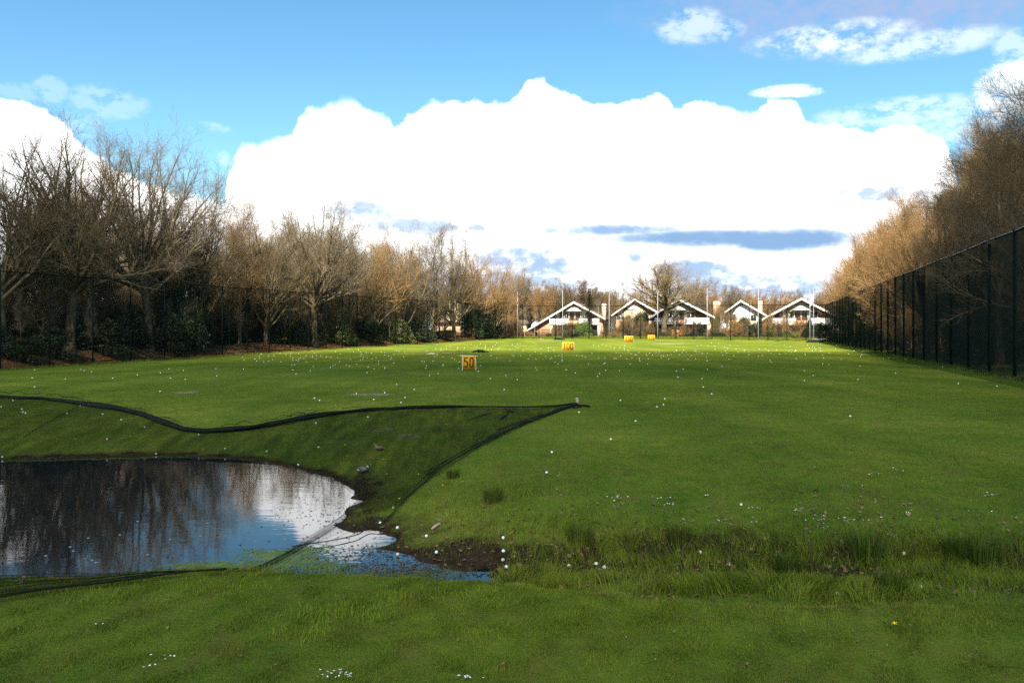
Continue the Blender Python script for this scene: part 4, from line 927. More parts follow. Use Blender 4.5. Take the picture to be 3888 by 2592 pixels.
for k_, (y, o_, w, h, mt) in enumerate([(33, 4, 5, 4.2, 0), (40, 4.5, 5, 3.6, 0), (45, 5, 4.5, 3.2, 0), (50, 3, 3.2, 2.8, 0), (57, 2.5, 3.0, 2.6, 0), (66, 8, 5, 3, 1), (75, 7, 4, 2.6, 1), (84, 6, 4.5, 3, 1), (95, 5, 5, 3.6, 0), (108, 5, 5, 3.6, 1), (120, 4.5, 5, 3.8, 0), (131, 4, 4.5, 4.4, 0), (139, 3.5, 4.5, 4.2, 0), (146, 3, 4.5, 4.2, 0), (28, 5, 5, 4, 0)]):
    bush('abc'[k_ % 3], (m_leaf_dark, m_leaf_olive)[mt], RF_A + RF_B * y + o_, y, w, h, 'dark undergrowth bush standing behind the right-hand net fence', 'undergrowth bushes behind the right fence')
for k_ in range(20):
    y = 38 + k_ * 6; bush('abc'[k_ % 3], m_leaf_dark if k_ % 2 else m_leaf_olive, RF_A + RF_B * y + rng.uniform(11, 19), y, rng.uniform(4.5, 6.5), rng.uniform(2.5, 4.6), 'dark undergrowth bush deep inside the right wood', 'undergrowth bushes deep in the right wood')
# gardens
for key, mt, px, top, Y, wpx, lab in [
    ('c', m_leaf_green, 2218, 1216, 161, 88, 'bright green round laurel bush in front of the long-roofed house'), ('a', m_leaf_dark, 2180, 1262, 160, 44, 'low dark bush at the left foot of the bright green laurel'),
    ('b', m_leaf_dark, 2120, 1229, 171, 66, 'dark evergreen shrub under the balcony of the long-roofed house'), ('c', m_leaf_dark, 2160, 1238, 170, 50, 'dark shrub between the balcony shrub and the green laurel'), ('a', m_leaf_dark, 2310, 1208, 172, 46, 'dark upright hedge block right of the long-roofed house'), ('c', m_leaf_dark, 2034, 1256, 172, 24, 'small dark round bush by the low end of the long roof'),
    ('a', m_leaf_olive, 2380, 1180, 172, 70, 'large olive shrub before the small brick-gabled house'), ('b', m_leaf_olive, 2425, 1178, 172, 76, 'largest olive shrub before the small brick-gabled house'), ('c', m_leaf_dark, 2452, 1165, 174, 40, 'narrow dark evergreen before the right wall of the small brick-gabled house'), ('a', m_leaf_dark, 2478, 1210, 168, 60, 'dark shrub under the left eave of the middle house'), ('b', m_leaf_dark, 2400, 1235, 166, 90, 'dark low thicket below the olive shrubs'),
    ('c', m_leaf_dark, 2515, 1258, 160, 60, 'low dark shrub at the foot of the dome-crowned oak'), ('a', m_leaf_dark, 2620, 1262, 158, 80, 'low dark hedge before the orange garden shed'), ('b', m_leaf_dark, 2668, 1232, 165, 56, 'dark shrub right of the orange garden shed'), ('c', m_leaf_olive, 2715, 1200, 168, 46, 'olive shrub right of the middle house'), ('a', m_leaf_dark, 2725, 1258, 156, 76, 'low dark hedge right of the fifth pole'),
    ('b', m_leaf_dark, 2822, 1196, 166, 80, 'big dark rounded shrub before the white-gabled house'), ('c', m_leaf_dark, 2860, 1222, 160, 50, 'dark shrub left of the pole before the rightmost house'), ('a', m_leaf_olive, 2790, 1215, 168, 50, 'brownish shrub at the left of the big dark rounded one'), ('b', m_leaf_olive, 2925, 1240, 155, 56, 'olive shrub before the ground floor of the rightmost house'), ('c', m_leaf_yellow, 3022, 1258, 151, 40, 'yellow-green shrub low before the rightmost house'), ('a', m_leaf_olive, 2985, 1245, 153, 50, 'olive shrub left of the yellow-green one'), ('a', m_leaf_dark, 3060, 1235, 152, 36, 'dark shrub by the pair of corner poles'),
    ('b', m_leaf_dark, 2885, 1190, 158, 26, 'small dark tree-like shrub before the left balcony end of the rightmost house'), ('c', m_leaf_dark, 3110, 1218, 150, 60, 'dark shrub mass behind the far right fence corner'), ('b', m_leaf_dark, 3075, 1198, 156, 22, 'narrow dark shrub before the right balcony of the rightmost house'), ('a', m_leaf_olive, 1990, 1262, 172, 36, 'low green shrub before the small white outbuilding'), ('c', m_leaf_olive, 2085, 1262, 167, 40, 'low green shrub before the brick wall of the long-roofed house')]:
    bush_px(key, mt, px, top, Y, wpx, lab, 'garden shrubs before the houses', name='garden_shrub', depth=2.6)
m_brush = m_twig_warm
for px, top, Y, wpx, lab in [(2335, 1262, 158, 44, 'reddish brush heap beside the fourth pole'), (2365, 1266, 158, 30, 'small orange brush heap right of the reddish one')]:
    tree_px('fan1w', px, top - 6, Y, lab, 'brush heaps at the far net', 2.2, name='brush_heap', cat='brush', sink=.25)
# conifer before the long-roofed house
def conifer(px, top, Y, wpx, label):
    c = at(px, Y); h = EYE + (YH - top) / F * Y - c[2]; w = wpx / F * Y / 2
    o = empty('conifer_tree', c); tag(o, label, 'tree')
    m = MB(); m.tube([(0, 0, -.2), (0, 0, h * .6), (0, 0, h)], [.14, .08, .01], 7); m.build('trunk', m_bark, o)
    r = np.random.default_rng(5); V, T, n = [], [], 0
    for k_ in range(34):
        z = h * (.22 + .77 * (k_ / 34) ** .9); rad = w * (1 - ((z / h - .2) / .8)) ** .8 + .12
        for a in np.arange(9) * .698 + k_ * .9:
            L = rad * r.uniform(.65, 1.15); d = np.array((math.cos(a), math.sin(a), 0)); s2 = np.array((-math.sin(a), math.cos(a), 0))
            for j in range(14):
                t = j / 13; p0 = d * L * t + np.array((0, 0, z - .35 * L * t * t)); b_ = .16 * (1.1 - t)
                for sg in (-1, 1):
                    e = p0 + s2 * sg * (b_ + .10) + d * .10 + np.array((0, 0, r.normal(-.05, .04)))
                    V += [p0, p0 + d * .09 + (0, 0, .02), e]; T.append((n, n + 1, n + 2)); n += 3
    mesh_obj('crown', mesh_data('crown', V, None, T, m_leaf_dark), o)
conifer(2238, 1090, 172, 46, 'narrow dark spruce standing before the right roof slope of the long-roofed house')

# ------------------------------------------------------------------ net fences
def fence(name, label, base, tops, posts, r_post, netm, sag=0.0, rail_r=.035, grp='tall net fences round the field'):
    """base/tops: arrays of matching 3-D points along the fence; posts: indices along"""
    org = base[0].copy(); o = empty(name, org); tag(o, label, 'fence', grp)
    n = len(base); rows = 7; tt = np.linspace(0, 1, rows)
    G = base[:, None] * (1 - tt)[None, :, None] + tops[:, None] * tt[None, :, None]
    ii, jj = np.meshgrid(np.arange(n - 1), np.arange(rows - 1), indexing='ij')
    q = np.stack([ii * rows + jj, (ii + 1) * rows + jj, (ii + 1) * rows + jj + 1, ii * rows + jj + 1], -1).reshape(-1, 4)
    mesh_obj('netting', mesh_data('netting', G.reshape(-1, 3) - org, q, None, netm, True), o)
    m = MB(); m.tube(tops - org, rail_r, 6); m.build('top_rail', m_fence, o)
    m = MB(); m.tube(base - org + (0, 0, .06), .015, 5); m.build('bottom_wire', m_fence, o)
    for i in posts:
        m = MB(); b0 = base[i] - org; t0 = tops[i] - org
        m.tube([b0 - (0, 0, .3), b0 * .5 + t0 * .5, t0 + (0, 0, .12)], r_post, 8); m.build('post', m_fence, o)
    return o
ys = np.arange(51.6 - 4 * 3.648, 161.1, 3.648); xs = LF_A + LF_B * ys
base = np.stack([xs, ys, height(xs, ys)], 1)
pxs = CX + F * xs / ys; topy = 1030 + .0690 * pxs
tops = base.copy(); tops[:, 2] = EYE + (YH - topy) / F * ys + .03 * wnoise(ys, ys * 0, 3)
fence('net_fence', 'long dark green net fence on tall posts along the left wood', base, tops, range(len(base)), .05, m_net, rail_r=.04)
ys = np.arange(37.3 - 4 * 4.13, 147, 4.13); ys[-1] = 146; xs = RF_A + RF_B * ys
base = np.stack([xs, ys, height(xs, ys)], 1); pxs = CX + F * xs / ys
topy = np.interp(ys, [20, 37.3, 146], [YH - (1255 - 873) * 37.3 / 20, 873, 1158])
zt = np.interp(ys, [20, 36, 146], [EYE + 390 / F * 36, EYE + 390 / F * 36, EYE + 97 / F * 146])
tops = base.copy(); tops[:, 2] = zt + .04 * wnoise(ys * .4, ys * 0, 4)
fr = fence('net_fence', 'long dark green net fence on tall posts along the right wood', base, tops, range(len(base)), .085, m_net_right, rail_r=.04)
org = base[0]
m = MB(); m.tube(tops[:16] - org + (-.02, 0, .06), .018, 5); m.build('rail_highlight', m_pole, fr)  # pale strip added to paint the highlight along the near top rail
# loose net hanging in heavy folds from the right rail
for i, f1 in ((list(ys).index(min(ys, key=lambda v: abs(v - 56))), .8), (list(ys).index(min(ys, key=lambda v: abs(v - 49))), .7)):
    m = MB(); A, B = tops[i] - org, tops[i + 1] - org; C_, D_ = base[i] - org, base[i + 1] - org
    for k_ in range(9):
        s = k_ / 9; p0 = A * (1 - s) + B * s; m.tube([p0 - (.05, 0, .02), p0 * .6 + (A * .6 + C_ * .4) * .4 - (.07, 0, .2), (A * .45 + C_ * .55) - (.08, 0, 0), C_ * .9 + A * .1 - (.08, 0, 0)], [.02, .03, .05, .03], 5)
    m.build('hanging_fold', m_roll, fr)
m = MB(); rp = []                                    # net skirt bundled at the foot of the near right fence
for y in np.arange(24, 46, .6): x = RF_A + RF_B * y - .15; rp.append((x, y, float(height(np.array([x]), np.array([y]))[0]) + .07))
m.tube(np.array(rp) - org, np.array([.09 + .03 * math.sin(k_ * 1.7) for k_ in range(len(rp))]), 7); m.build('rolled_skirt', m_roll, fr, True)
tt = np.linspace(0, 1, 19); base2 = BACK_L[None] * (1 - tt[:, None]) + BACK_R[None] * tt[:, None]
base = np.stack([base2[:, 0], base2[:, 1], height(base2[:, 0], base2[:, 1])], 1); tops = base.copy(); tops[:, 2] = EYE + (YH - np.interp(tt, [0, 1], [1163, 1157])) / F * base[:, 1]
fence('net_fence', 'dark thin net fence closing the far end of the field before the houses', base, tops, range(len(base)), .06, m_net_back, rail_r=.065)

# pale poles with a sagging cable
def on_back(px, d=-.5):
    # X = (px-CX)/F*Y on the line BACK_L + s*BD (offset d along BN)
    L = BACK_L + BN * d; k_ = (px - CX) / F; s = (L[0] - k_ * L[1]) / (k_ * BD[1] - BD[0]); p_ = L + BD * s
    return np.array((p_[0], p_[1], float(height(np.array([p_[0]]), np.array([p_[1]]))[0])))
pl = [(1924, 1097, 'first pale pole from the left, at the end of the left wood'), (1965, 1109, 'second pale pole, a little right of the first by the wood'), (2136, 1100, 'pale pole in front of the long-roofed house'), (2313, 1102, 'pale pole right of the tall chimney house'), (2497, 1110, 'pale pole beside the dome-crowned oak'), (2685, 1094, 'pale pole before the right roof end of the middle house'), (2879, 1092, 'pale pole between the white-gabled and rightmost houses'), (3075, 1100, 'left one of the pair of pale poles before the rightmost house'), (3089, 1090, 'right one of the pair of pale poles before the rightmost house')]
ptops = []
for px, top, lab in pl:
    c = on_back(px); h = EYE + (YH - top) / F * c[1] - c[2]
    o = empty('net_pole', c); tag(o, lab, 'pole', 'pale steel poles of the far net')
    m = MB(); m.tube([(0, 0, -.4), (0, 0, h * .55), (0, 0, h)], [.07, .062, .05], 10); m.build('shaft', m_pole, o, True)
    m = MB(); m.tube([(-.12, 0, h - .25), (.12, 0, h - .25)], .03, 6); m.tube([(0, 0, h), (0, 0, h + .06)], [.085, .05], 8); m.build('bracket', m_pole, o)
    ptops.append(c + (0, 0, h - .25))
oc = empty('sagging_cable', ptops[0]); tag(oc, 'thin dark cable sagging from pole to pole above the far net', 'cable')
m = MB()
for a, b_ in zip(ptops[:-2], ptops[1:-1]):
    t = np.linspace(0, 1, 13)[:, None]; P = a * (1 - t) + b_ * t; P[:, 2] -= (4 * t * (1 - t))[:, 0] * np.linalg.norm(b_ - a) * .055; m.tube(P - ptops[0], .022, 4)
m.build('cable', m_cable, oc)
# grey net gathered between the last two poles
a, b_ = ptops[-2] + (0, 0, -.2), ptops[-1] + (0, 0, -.2); m = MB(); n = 11
V = []
for i in range(n):
    s = i / (n - 1); dip = .9 * math.sin(math.pi * s) ** 1.0
    for zz in np.linspace(0, 1, 9): V.append((a * (1 - s) + b_ * s) + (0, .05 * math.sin(i * 2.1 + zz * 3), -dip * (1 - zz) - zz * 2.5))
ii, jj = np.meshgrid(np.arange(n - 1), np.arange(8), indexing='ij'); q = np.stack([ii * 9 + jj, (ii + 1) * 9 + jj, (ii + 1) * 9 + jj + 1, ii * 9 + jj + 1], -1).reshape(-1, 4)
m_greynet = plain('grey_gathered_net', (.25, .25, .30), (.36, .36, .42), 3, .9)
m.add(np.array(V), q); o = m.build('gathered_net', m_greynet, None); tag(o, 'grey net bunched high between the pair of corner poles', 'net')

# ------------------------------------------------------------------ houses
HROT = -R(16.2)
def slab(m, x0, z0, x1, z1, y0, y1, th):
    """a sloping roof plate: line (x0,z0)-(x1,z1) pushed from y0 to y1, th thick downwards"""
    return m.prism([(x0, z0), (x1, z1), (x1, z1 - th), (x0, z0 - th)], y0, y1)
def window(par, x0, x1, z0, z1, y, frame=.07, mid=True, mat=None):
    m = MB(); f = frame
    m.box(x0, x1, y - .06, y, z0, z0 + f); m.box(x0, x1, y - .06, y, z1 - f, z1); m.box(x0, x0 + f, y - .06, y, z0 + f, z1 - f); m.box(x1 - f, x1, y - .06, y, z0 + f, z1 - f)
    if mid: xm = (x0 + x1) / 2; m.box(xm - f / 2, xm + f / 2, y - .06, y, z0 + f, z1 - f)
    w = m.build('window', mat or m_white, par)
    g = MB(); g.box(x0 + f, x1 - f, y - .035, y - .01, z0 + f, z1 - f); g.build('pane', m_glass, w)
def chalet(px, Y, peak, left, right, label, balcony=None, wall_l=None, chim=None, depth=10.0, porch=True, wallmat=None, rot=HROT, upper=None, front=0):
    c = at(px, Y); o = empty('chalet_house', c, rot); tag(o, label, 'house', 'gabled houses beyond the far net')
    (xl, zl), (xr, zr) = left, right; zp = peak; wallmat = wallmat or m_brick
    ov = 1.15                                            # roof overhang towards the field
    xi0, xi1 = xl + .7, xr - .6
    zw = lambda x: (zp - .42) + (x * (zp - zl) / (-xl) if x < 0 else -x * (zp - zr) / xr) * (1 if x >= 0 else 1) if False else (zp - .42 - (abs(x) * ((zp - zl) / -xl if x < 0 else (zp - zr) / xr)))
    zf = 3.35                                           # upper floor level (rail top is a little higher)
    # lower wall with its left wing under the long roof
    m = MB(); x0 = xi0; pts = [(x0, -.3), (xi1, -.3), (xi1, max(min(zf, zw(xi1)), .4)), (x0, max(min(zf, zw(x0)), .3))]
    if zw(x0) < zf:
        xs_ = -(zp - .42 - zf) / ((zp - zl) / -xl); pts = [(x0, -.3), (xi1, -.3), (xi1, min(zf, zw(xi1))), (xs_, zf), (x0, max(zw(x0), .05))]
    m.prism(pts, .0, depth - .6); m.build('lower_wall', wallmat, o)
    # upper gable: boarded triangle above a glazed band
    um = upper or m_clad
    zb = zf + 1.75 if upper is None else zf
    def tri(z0):
        a = -(zp - .42 - z0) / ((zp - zl) / -xl); b_ = (zp - .42 - z0) / ((zp - zr) / xr); return max(a, xi0), min(b_, xi1)
    a, b_ = tri(zb)
    m = MB(); m.prism([(a, zb), (b_, zb), (0, zp - .42)], .02, depth - .7); m.build('gable', um, o)
    if upper is None:
        a0, b0 = tri(zf)
        m = MB(); m.prism([(a0, zf), (b0, zf), (b_, zb), (a, zb)], .55, depth - .7); m.build('upper_wall', m_woodbrown, o)
        window(o, a * .78, -1.5, zf + .1, zb - .05, .54); window(o, 1.5, b_ * .78, zf + .1, zb - .05, .54)
        if porch:
            m = MB(); m.box(-1.35, 1.35, .3, .54, zf + .06, zf + 1.9)
            d_ = m.build('balcony_door', m_woodbrown, o)
            for s_ in (-1, 1):
                g = MB(); g.box(s_ * .68 - .42, s_ * .68 + .42, .26, .30, zf + .25, zf + 1.75); g.build('pane', m_glass, d_)
                g = MB(); g.box(s_ * 1.3 - .06, s_ * 1.3 + .06, .2, .30, zf + .02, zf + 1.95); g.build('frame', m_white, d_)
            g = MB(); g.box(-.05, .05, .22, .30, zf + .02, zf + 1.95); g.build('frame', m_white, d_)
            m = MB(); m.prism([(-1.75, zf + 1.97), (1.75, zf + 1.97), (.35, zf + 2.75), (-.35, zf + 2.75)], -1.0, .0); m.build('porch_gable', m_white, o)
    # roof
    rf = MB(); slab(rf, xl - .05, zl + .0, 0, zp, -ov + .10, depth, .24); slab(rf, 0, zp, xr + .05, zr, -ov + .10, depth, .24); rfo = rf.build('roof', m_tile, o)
    for k_ in range(1):
        rd = MB(); rd.tube([(0, -ov + .1, zp + .02), (0, depth, zp + .02)], .11, 8); rd.build('ridge', m_tile, rfo)
    for x0, z0, x1, z1 in ((xl - .2, zl - .06, 0, zp + .05), (0, zp + .05, xr + .2, zr - .06)):
        m = MB(); slab(m, x0, z0, x1, z1, -ov, -ov + .097, .46); m.build('bargeboard', m_white, o)
    if balcony:
        bx0, bx1 = balcony
        m = MB(); m.box(bx0, bx1, -1.25, .0, zf - 1.05, zf - .92); m.build('balcony_floor', m_woodbrown, o)
        bl = empty('balcony', (0, 0, 0)); bl.parent = o
        bl_m = MB(); n = 5
        for k_ in range(n):
            z = zf - .98 + k_ * .27
            for sa, sb in ((bx0, -1.1), (1.2, bx1)): bl_m.box(sa, sb, -1.36, -1.32, z, z + .245)
        bl_m.build('railing_boards', m_white, bl)
        m = MB()
        for x in np.linspace(bx0, bx1, 8): m.box(x - .05, x + .05, -1.31, -1.25, zf - 1.0, zf + .4)
        m.box(bx0, bx1, -1.37, -1.24, zf + .38, zf + .44)
        m.box(-1.1, 1.2, -1.34, -1.30, zf - .1, zf - .04); m.box(-1.1, 1.2, -1.34, -1.30, zf - .9, zf - .84)
        for x in (-1.1, 0, 1.2): m.box(x - .04, x + .04, -1.34, -1.28, zf - .9, zf + .38)
        m.build('railing_posts', m_woodbrown, bl)
        for x in (bx0 + .35, bx1 - .1):
            m = MB(); m.box(x - .32, x + .32, -1.2, -.02, -.3, zf - 1.06); m.build('pillar', m_brick_pale, o)
        window(o, bx0 + .75, -.3, -.1, 2.28, -.012, mat=m_woodbrown); window(o, -.2, bx1 - .5, -.1, 2.28, -.012, mat=m_woodbrown)  # widened dark glass and brown frames stand in for shade under the balcony
    if wall_l:                                          # timber band in the brick wing
        m = MB(); m.box(wall_l[0], wall_l[1], -.05, -.003, 1.25, 1.42); m.box(wall_l[0], wall_l[1], -.05, -.003, .75, .9); m.box(wall_l[0] - .1, wall_l[0], -.06, -.003, -.2, 1.9); m.build('timber_band', m_woodbrown, o)
    if chim:
        cx, cz, w_ = chim; m = MB(); m.box(cx - w_ / 2, cx + w_ / 2, 1.2, 2.1, zr - 1.2, cz); ch = m.build('chimney', m_chim, o)
        m = MB(); m.box(cx - w_ / 2 - .06, cx + w_ / 2 + .06, 1.12, 2.18, cz, cz + .14); m.build('chimney_cap', m_tile, ch)
    return o
chalet(2182, 180, 7.35, (-10.2, 1.35), (6.7, 3.8), 'white-trimmed house whose long left roof reaches nearly to the ground', (-5.3, 5.6), (-7.3, -5.4), (6.2, 7.0, .95))
chalet(2577, 174, 7.75, (-6.4, 3.5), (7.2, 4.0), 'middle white-trimmed house with a balcony behind the dome-crowned oak', (-4.9, 6.3), None, (7.7, 7.3, 1.4))
chalet(3042, 167, 7.75, (-9.3, 2.6), (6.9, 4.0), 'rightmost white-trimmed house with a white balcony, cut by the right net fence', (-6.4, 6.3), (-8.3, -6.6))
o = chalet(2412, 196, 8.3, (-5.3, 4.6), (5.0, 5.4), 'small brick-gabled house with white trim between the long-roofed and middle houses', None, None, None, 9, False, m_brick, upper=m_brick_pale)
m = MB(); m.box(-2.0, -.35, -.05, .017, 5.6, 7.1); m.build('gable_panel', m_white, o); window(o, -5 + .6, -2.6, 3.4, 4.4, -.02); window(o, 3.4, 4.2, 3.0, 4.4, -.02)
for x in (-3.2, 2.6):
    m = MB(); m.tube([(x, 2, 6.2), (x, 2, 9.2)], .35, 8) if False else m.box(2.3, 2.7, 2, 2.4, 6.9, 8.5)
m.build('flue', m_tile_grey, o)
o = chalet(2813, 191, 7.9, (-3.4, 5.3), (5.9, 4.3), 'small white-gabled house half hidden behind the big dark shrub', None, None, (4.3, 7.9, .9), 9, False, m_cream, upper=m_white)
window(o, -2.6, -1.2, 3.4, 4.7, -.02, mat=m_woodbrown); window(o, 2.2, 3.4, 3.2, 4.6, -.02, mat=m_woodbrown)
# cream house seen through the left wood
c = at(1722, 182); o = empty('cream_house', c, HROT); tag(o, 'cream house with white gable and green door glimpsed through the left wood', 'house', 'gabled houses beyond the far net')
m = MB(); m.box(-4.4, 1.5, 0, 9, -.5, 5.6); m.build('wall', m_cream, o)
m = MB(); m.prism([(-4.35, 5.6), (1.45, 5.6), (1.45, 6.9), (-.2, 8.2)], .03, 8.9); m.build('gable', m_white, o)
m = MB(); slab(m, -7.4, 4.4, -.2, 8.7, -1, 9.4, .25); slab(m, -.2, 8.7, 1.9, 7.35, -1, 9.4, .25); m.build('roof', m_tile_grey, o)
m = MB(); slab(m, -7.5, 4.4, -.2, 8.72, -1.1, -1.002, .5); m.build('bargeboard', m_white, o)
m = MB(); m.box(-1.0, .1, -.06, -.003, 3.9, 5.0); w_ = m.build('window', m_woodbrown, o); m = MB(); m.box(-.92, .02, -.08, -.062, 3.98, 4.92); m.build('pane', m_glass, w_)
m = MB(); m.box(-.35, .45, -.07, -.003, -.2, 2.2); d_ = m.build('door', m_greendoor, o); m = MB(); m.tube([(.3, -.10, 1.0), (.3, -.10, 1.2)], .03, 6); m.build('handle', m_pole, d_)
m = MB(); m.box(-4.4, 1.6, -1.0, -.004, 2.25, 2.42); m.build('canopy', m_woodbrown, o)
# pale house far behind the left wood
c = at(1308, 205); o = empty('pale_house', c, HROT); tag(o, 'pale house with a dark roof barely glimpsed behind the middle of the left wood', 'house', 'gabled houses beyond the far net')
m = MB(); m.box(-4, 4, 0, 8, -.5, 4.6); m.build('wall', m_white, o); m = MB(); slab(m, -4.8, 4.3, 0, 7.6, -.6, 8.6, .25); slab(m, 0, 7.6, 4.8, 4.3, -.6, 8.6, .25); m.build('roof', m_tile_grey, o); window(o, -2.6, -.8, 1, 2.4, -.01); window(o, .8, 2.6, 1, 2.4, -.01)
m = MB(); m.prism([(-3.9, 4.6), (3.9, 4.6), (0, 7.2)], .05, 7.9); m.build('gable', m_white, o)
c = at(1960, 190); o = empty('garden_outbuilding', c, HROT); tag(o, 'small white outbuilding with a low dark roof behind the first two poles', 'outbuilding')
m = MB(); m.box(-2.0, 2.3, 0, 3.5, -.4, 1.75); m.build('wall', m_cream, o); m = MB(); m.prism([(-2.5, 1.75), (2.9, 1.75), (2.1, 2.7), (-1.7, 2.7)], -.4, 4); m.build('roof', m_tile_grey, o); m = MB(); m.box(-.9, .0, -.05, -.003, -.3, 1.5); m.build('door', m_woodbrown, o); window(o, .8, 1.8, .5, 1.3, -.003)
# orange garden shed
c = at(2577, 166); o = empty('garden_shed', c, HROT); tag(o, 'small orange wooden garden shed with a low gable before the middle house', 'shed')
m = MB(); m.prism([(-1.55, -.3), (1.5, -.3), (1.5, 1.45), (-.1, 1.98), (-1.55, 1.45)], 0, 2.4); m.build('wall', m_shed, o)
m = MB(); slab(m, -1.85, 1.40, -.1, 2.08, -.25, 2.6, .09); slab(m, -.1, 2.08, 1.8, 1.40, -.25, 2.6, .09); m.build('roof', m_tile, o)
m = MB(); m.box(-.1, .75, -.05, -.003, -.2, 1.4); d_ = m.build('door', m_shed, o); m = MB(); m.box(.60, .66, -.09, -.052, .6, .75); m.build('handle', m_black, d_)

# ------------------------------------------------------------------ distance boards
def arc(cx, cz, rx, rz, a0, a1, n=14):
    return [(cx + rx * math.cos(R(a)), cz + rz * math.sin(R(a))) for a in np.linspace(a0, a1, n)]
GLY = {  # strokes in a box 0..1 wide, 0..2 high
    '0': [arc(.5, 1.55, .40, .40, 180, 0, 12) + arc(.5, .45, .40, .40, 0, -180, 12) + [(.10, 1.55)]],
    '1': [[(.30, 1.60), (.62, 1.93), (.62, .04)]],
    '5': [[(.90, 1.93), (.20, 1.93), (.13, 1.14)], [(.13, 1.08)] + arc(.45, .64, .45, .60, 112, -150, 18)],
    '7': [[(.08, 1.93), (.90, 1.93), (.42, .04)]]}
def digit(ch, x, z, w, h, y, st, par):
    m = MB()
    for pl in GLY[ch]:
        P = np.array([(x + a * w, z + b_ / 2 * h) for a, b_ in pl]); d = np.gradient(P, axis=0); d = d / np.maximum(np.linalg.norm(d, axis=1, keepdims=True), 1e-9); nrm = np.stack([-d[:, 1], d[:, 0]], 1) * st / 2
        for i in range(len(P) - 1):
            a0, a1 = P[i] - nrm[i], P[i] + nrm[i]; b0, b1 = P[i + 1] - nrm[i + 1], P[i + 1] + nrm[i + 1]
            V = [(p_[0], yy, p_[1]) for yy in (y, y - .006 - .0003 * i) for p_ in (a0, a1, b1, b0)]
            m.add(V, [(3, 2, 1, 0), (4, 5, 6, 7), (0, 1, 5, 4), (2, 3, 7, 6), (1, 2, 6, 5), (3, 0, 4, 7)])
    m.build('digit', m_black, par)
def board(px, py, text, w, h, label, big_rod=False, rot=0.0, legs_in=False):
    c = g1(px, py); o = empty('distance_board', c, rot); tag(o, label, 'sign', 'yellow distance boards on the field')
    z0 = .05
    m = MB(); m.box(-w / 2, w / 2, -.012, .012, z0, z0 + h); bd = m.build('panel', m_yellow, o)
    m = MB()
    for a, b_ in (((-w / 2, z0), (w / 2, z0)), ((-w / 2, z0 + h), (w / 2, z0 + h))): m.box(a[0] + .02, b_[0] - .02, .013, .045, a[1] + (.03 if a[1] == z0 else -.07), a[1] + (.07 if a[1] == z0 else -.03))
    m.build('batten', m_post, o)
    n = len(text); cw = {2: .30, 3: .235}[n] * w * (1.02 if n == 2 else 1.0); gap = (w - n * cw) / (n + 1)
    for i, ch in enumerate(text): digit(ch, -w / 2 + gap + i * (cw + gap), z0 + h * .12, cw, h * .76, -.0125, (.066 if n == 2 else .088) * (h / .75), bd)
    m = MB(); e = .17 if big_rod else .03; lm = m_white if big_rod else m_post
    m.tube([(-w / 2 - e, .03, z0 + h + .005), (w / 2 + e, .03, z0 + h + .005)], .018, 8); m.build('top_rod', lm, o)
    for s_ in (-1, 1):
        m = MB(); m.tube([(s_ * (w / 2 + .01), .03, z0 + h), (s_ * (w / 2 + (.06 if s_ > 0 else .01)), -.06 if big_rod and s_ > 0 else .02, 0), (s_ * (w / 2 + (.06 if s_ > 0 else .01)), .02, -.05)], .014, 7); m.build('leg', lm, o)
        m = MB(); m.tube([(s_ * (w / 2 - .03), .04, z0 + h), (s_ * (w / 2 - .03), .48, -.05)], .014, 7); m.build('leg', lm, o)
        m = MB(); m.tube([(s_ * (w / 2 + .03), -.10, .012), (s_ * (w / 2 + .03), .12, .012)], .013, 6); m.build('foot', lm, o)
board(1780, 1404, '50', .70, .73, 'yellow board reading 50 with a white top rod sticking out at both ends', True)
board(2157, 1331, '100', 1.26, .86, 'orange-yellow board reading 100 in the middle of the field')
board(2387, 1298, '150', 1.34, .88, 'yellow board reading 150 in the sunlit strip near the far net')
board(2473, 1291, '175', 1.16, .80, 'farthest and smallest yellow board reading 175, right of the 150 board')

# ------------------------------------------------------------------ bits at the far right corner
c = g1(3111, 1298); o = empty('metal_trestle', c, -R(10)); tag(o, 'white metal rail on a crossed trestle in front of the far right fence corner', 'trestle')
m = MB(); m.box(-1.25, 1.2, -.05, .05, .50, .58); m.build('rail', m_pole, o)
m = MB()
for s_ in (-1, 1): m.tube([(s_ * .35, 0, 0), (-s_ * .28, 0, .5)], .028, 6)
for s_ in (-1, 1): m.tube([(s_ * .42, .02, 0), (s_ * .32, .02, .5)], .03, 6)
m.build('crossed_legs', m_pole, o)
c = g1(3112, 1300); o = empty('rolled_ground_net', c + np.array((0, .9, 0)), -R(8)); tag(o, 'long low black net bundle lying behind the white trestle', 'net')
m = MB(); m.tube([(-1.9, 0, .12), (-1.0, .1, .2), (0, 0, .17), (1.0, .05, .2), (2.3, -.1, .12)], [.12, .2, .18, .2, .1], 9); m.build('bundle', m_roll, o, True)
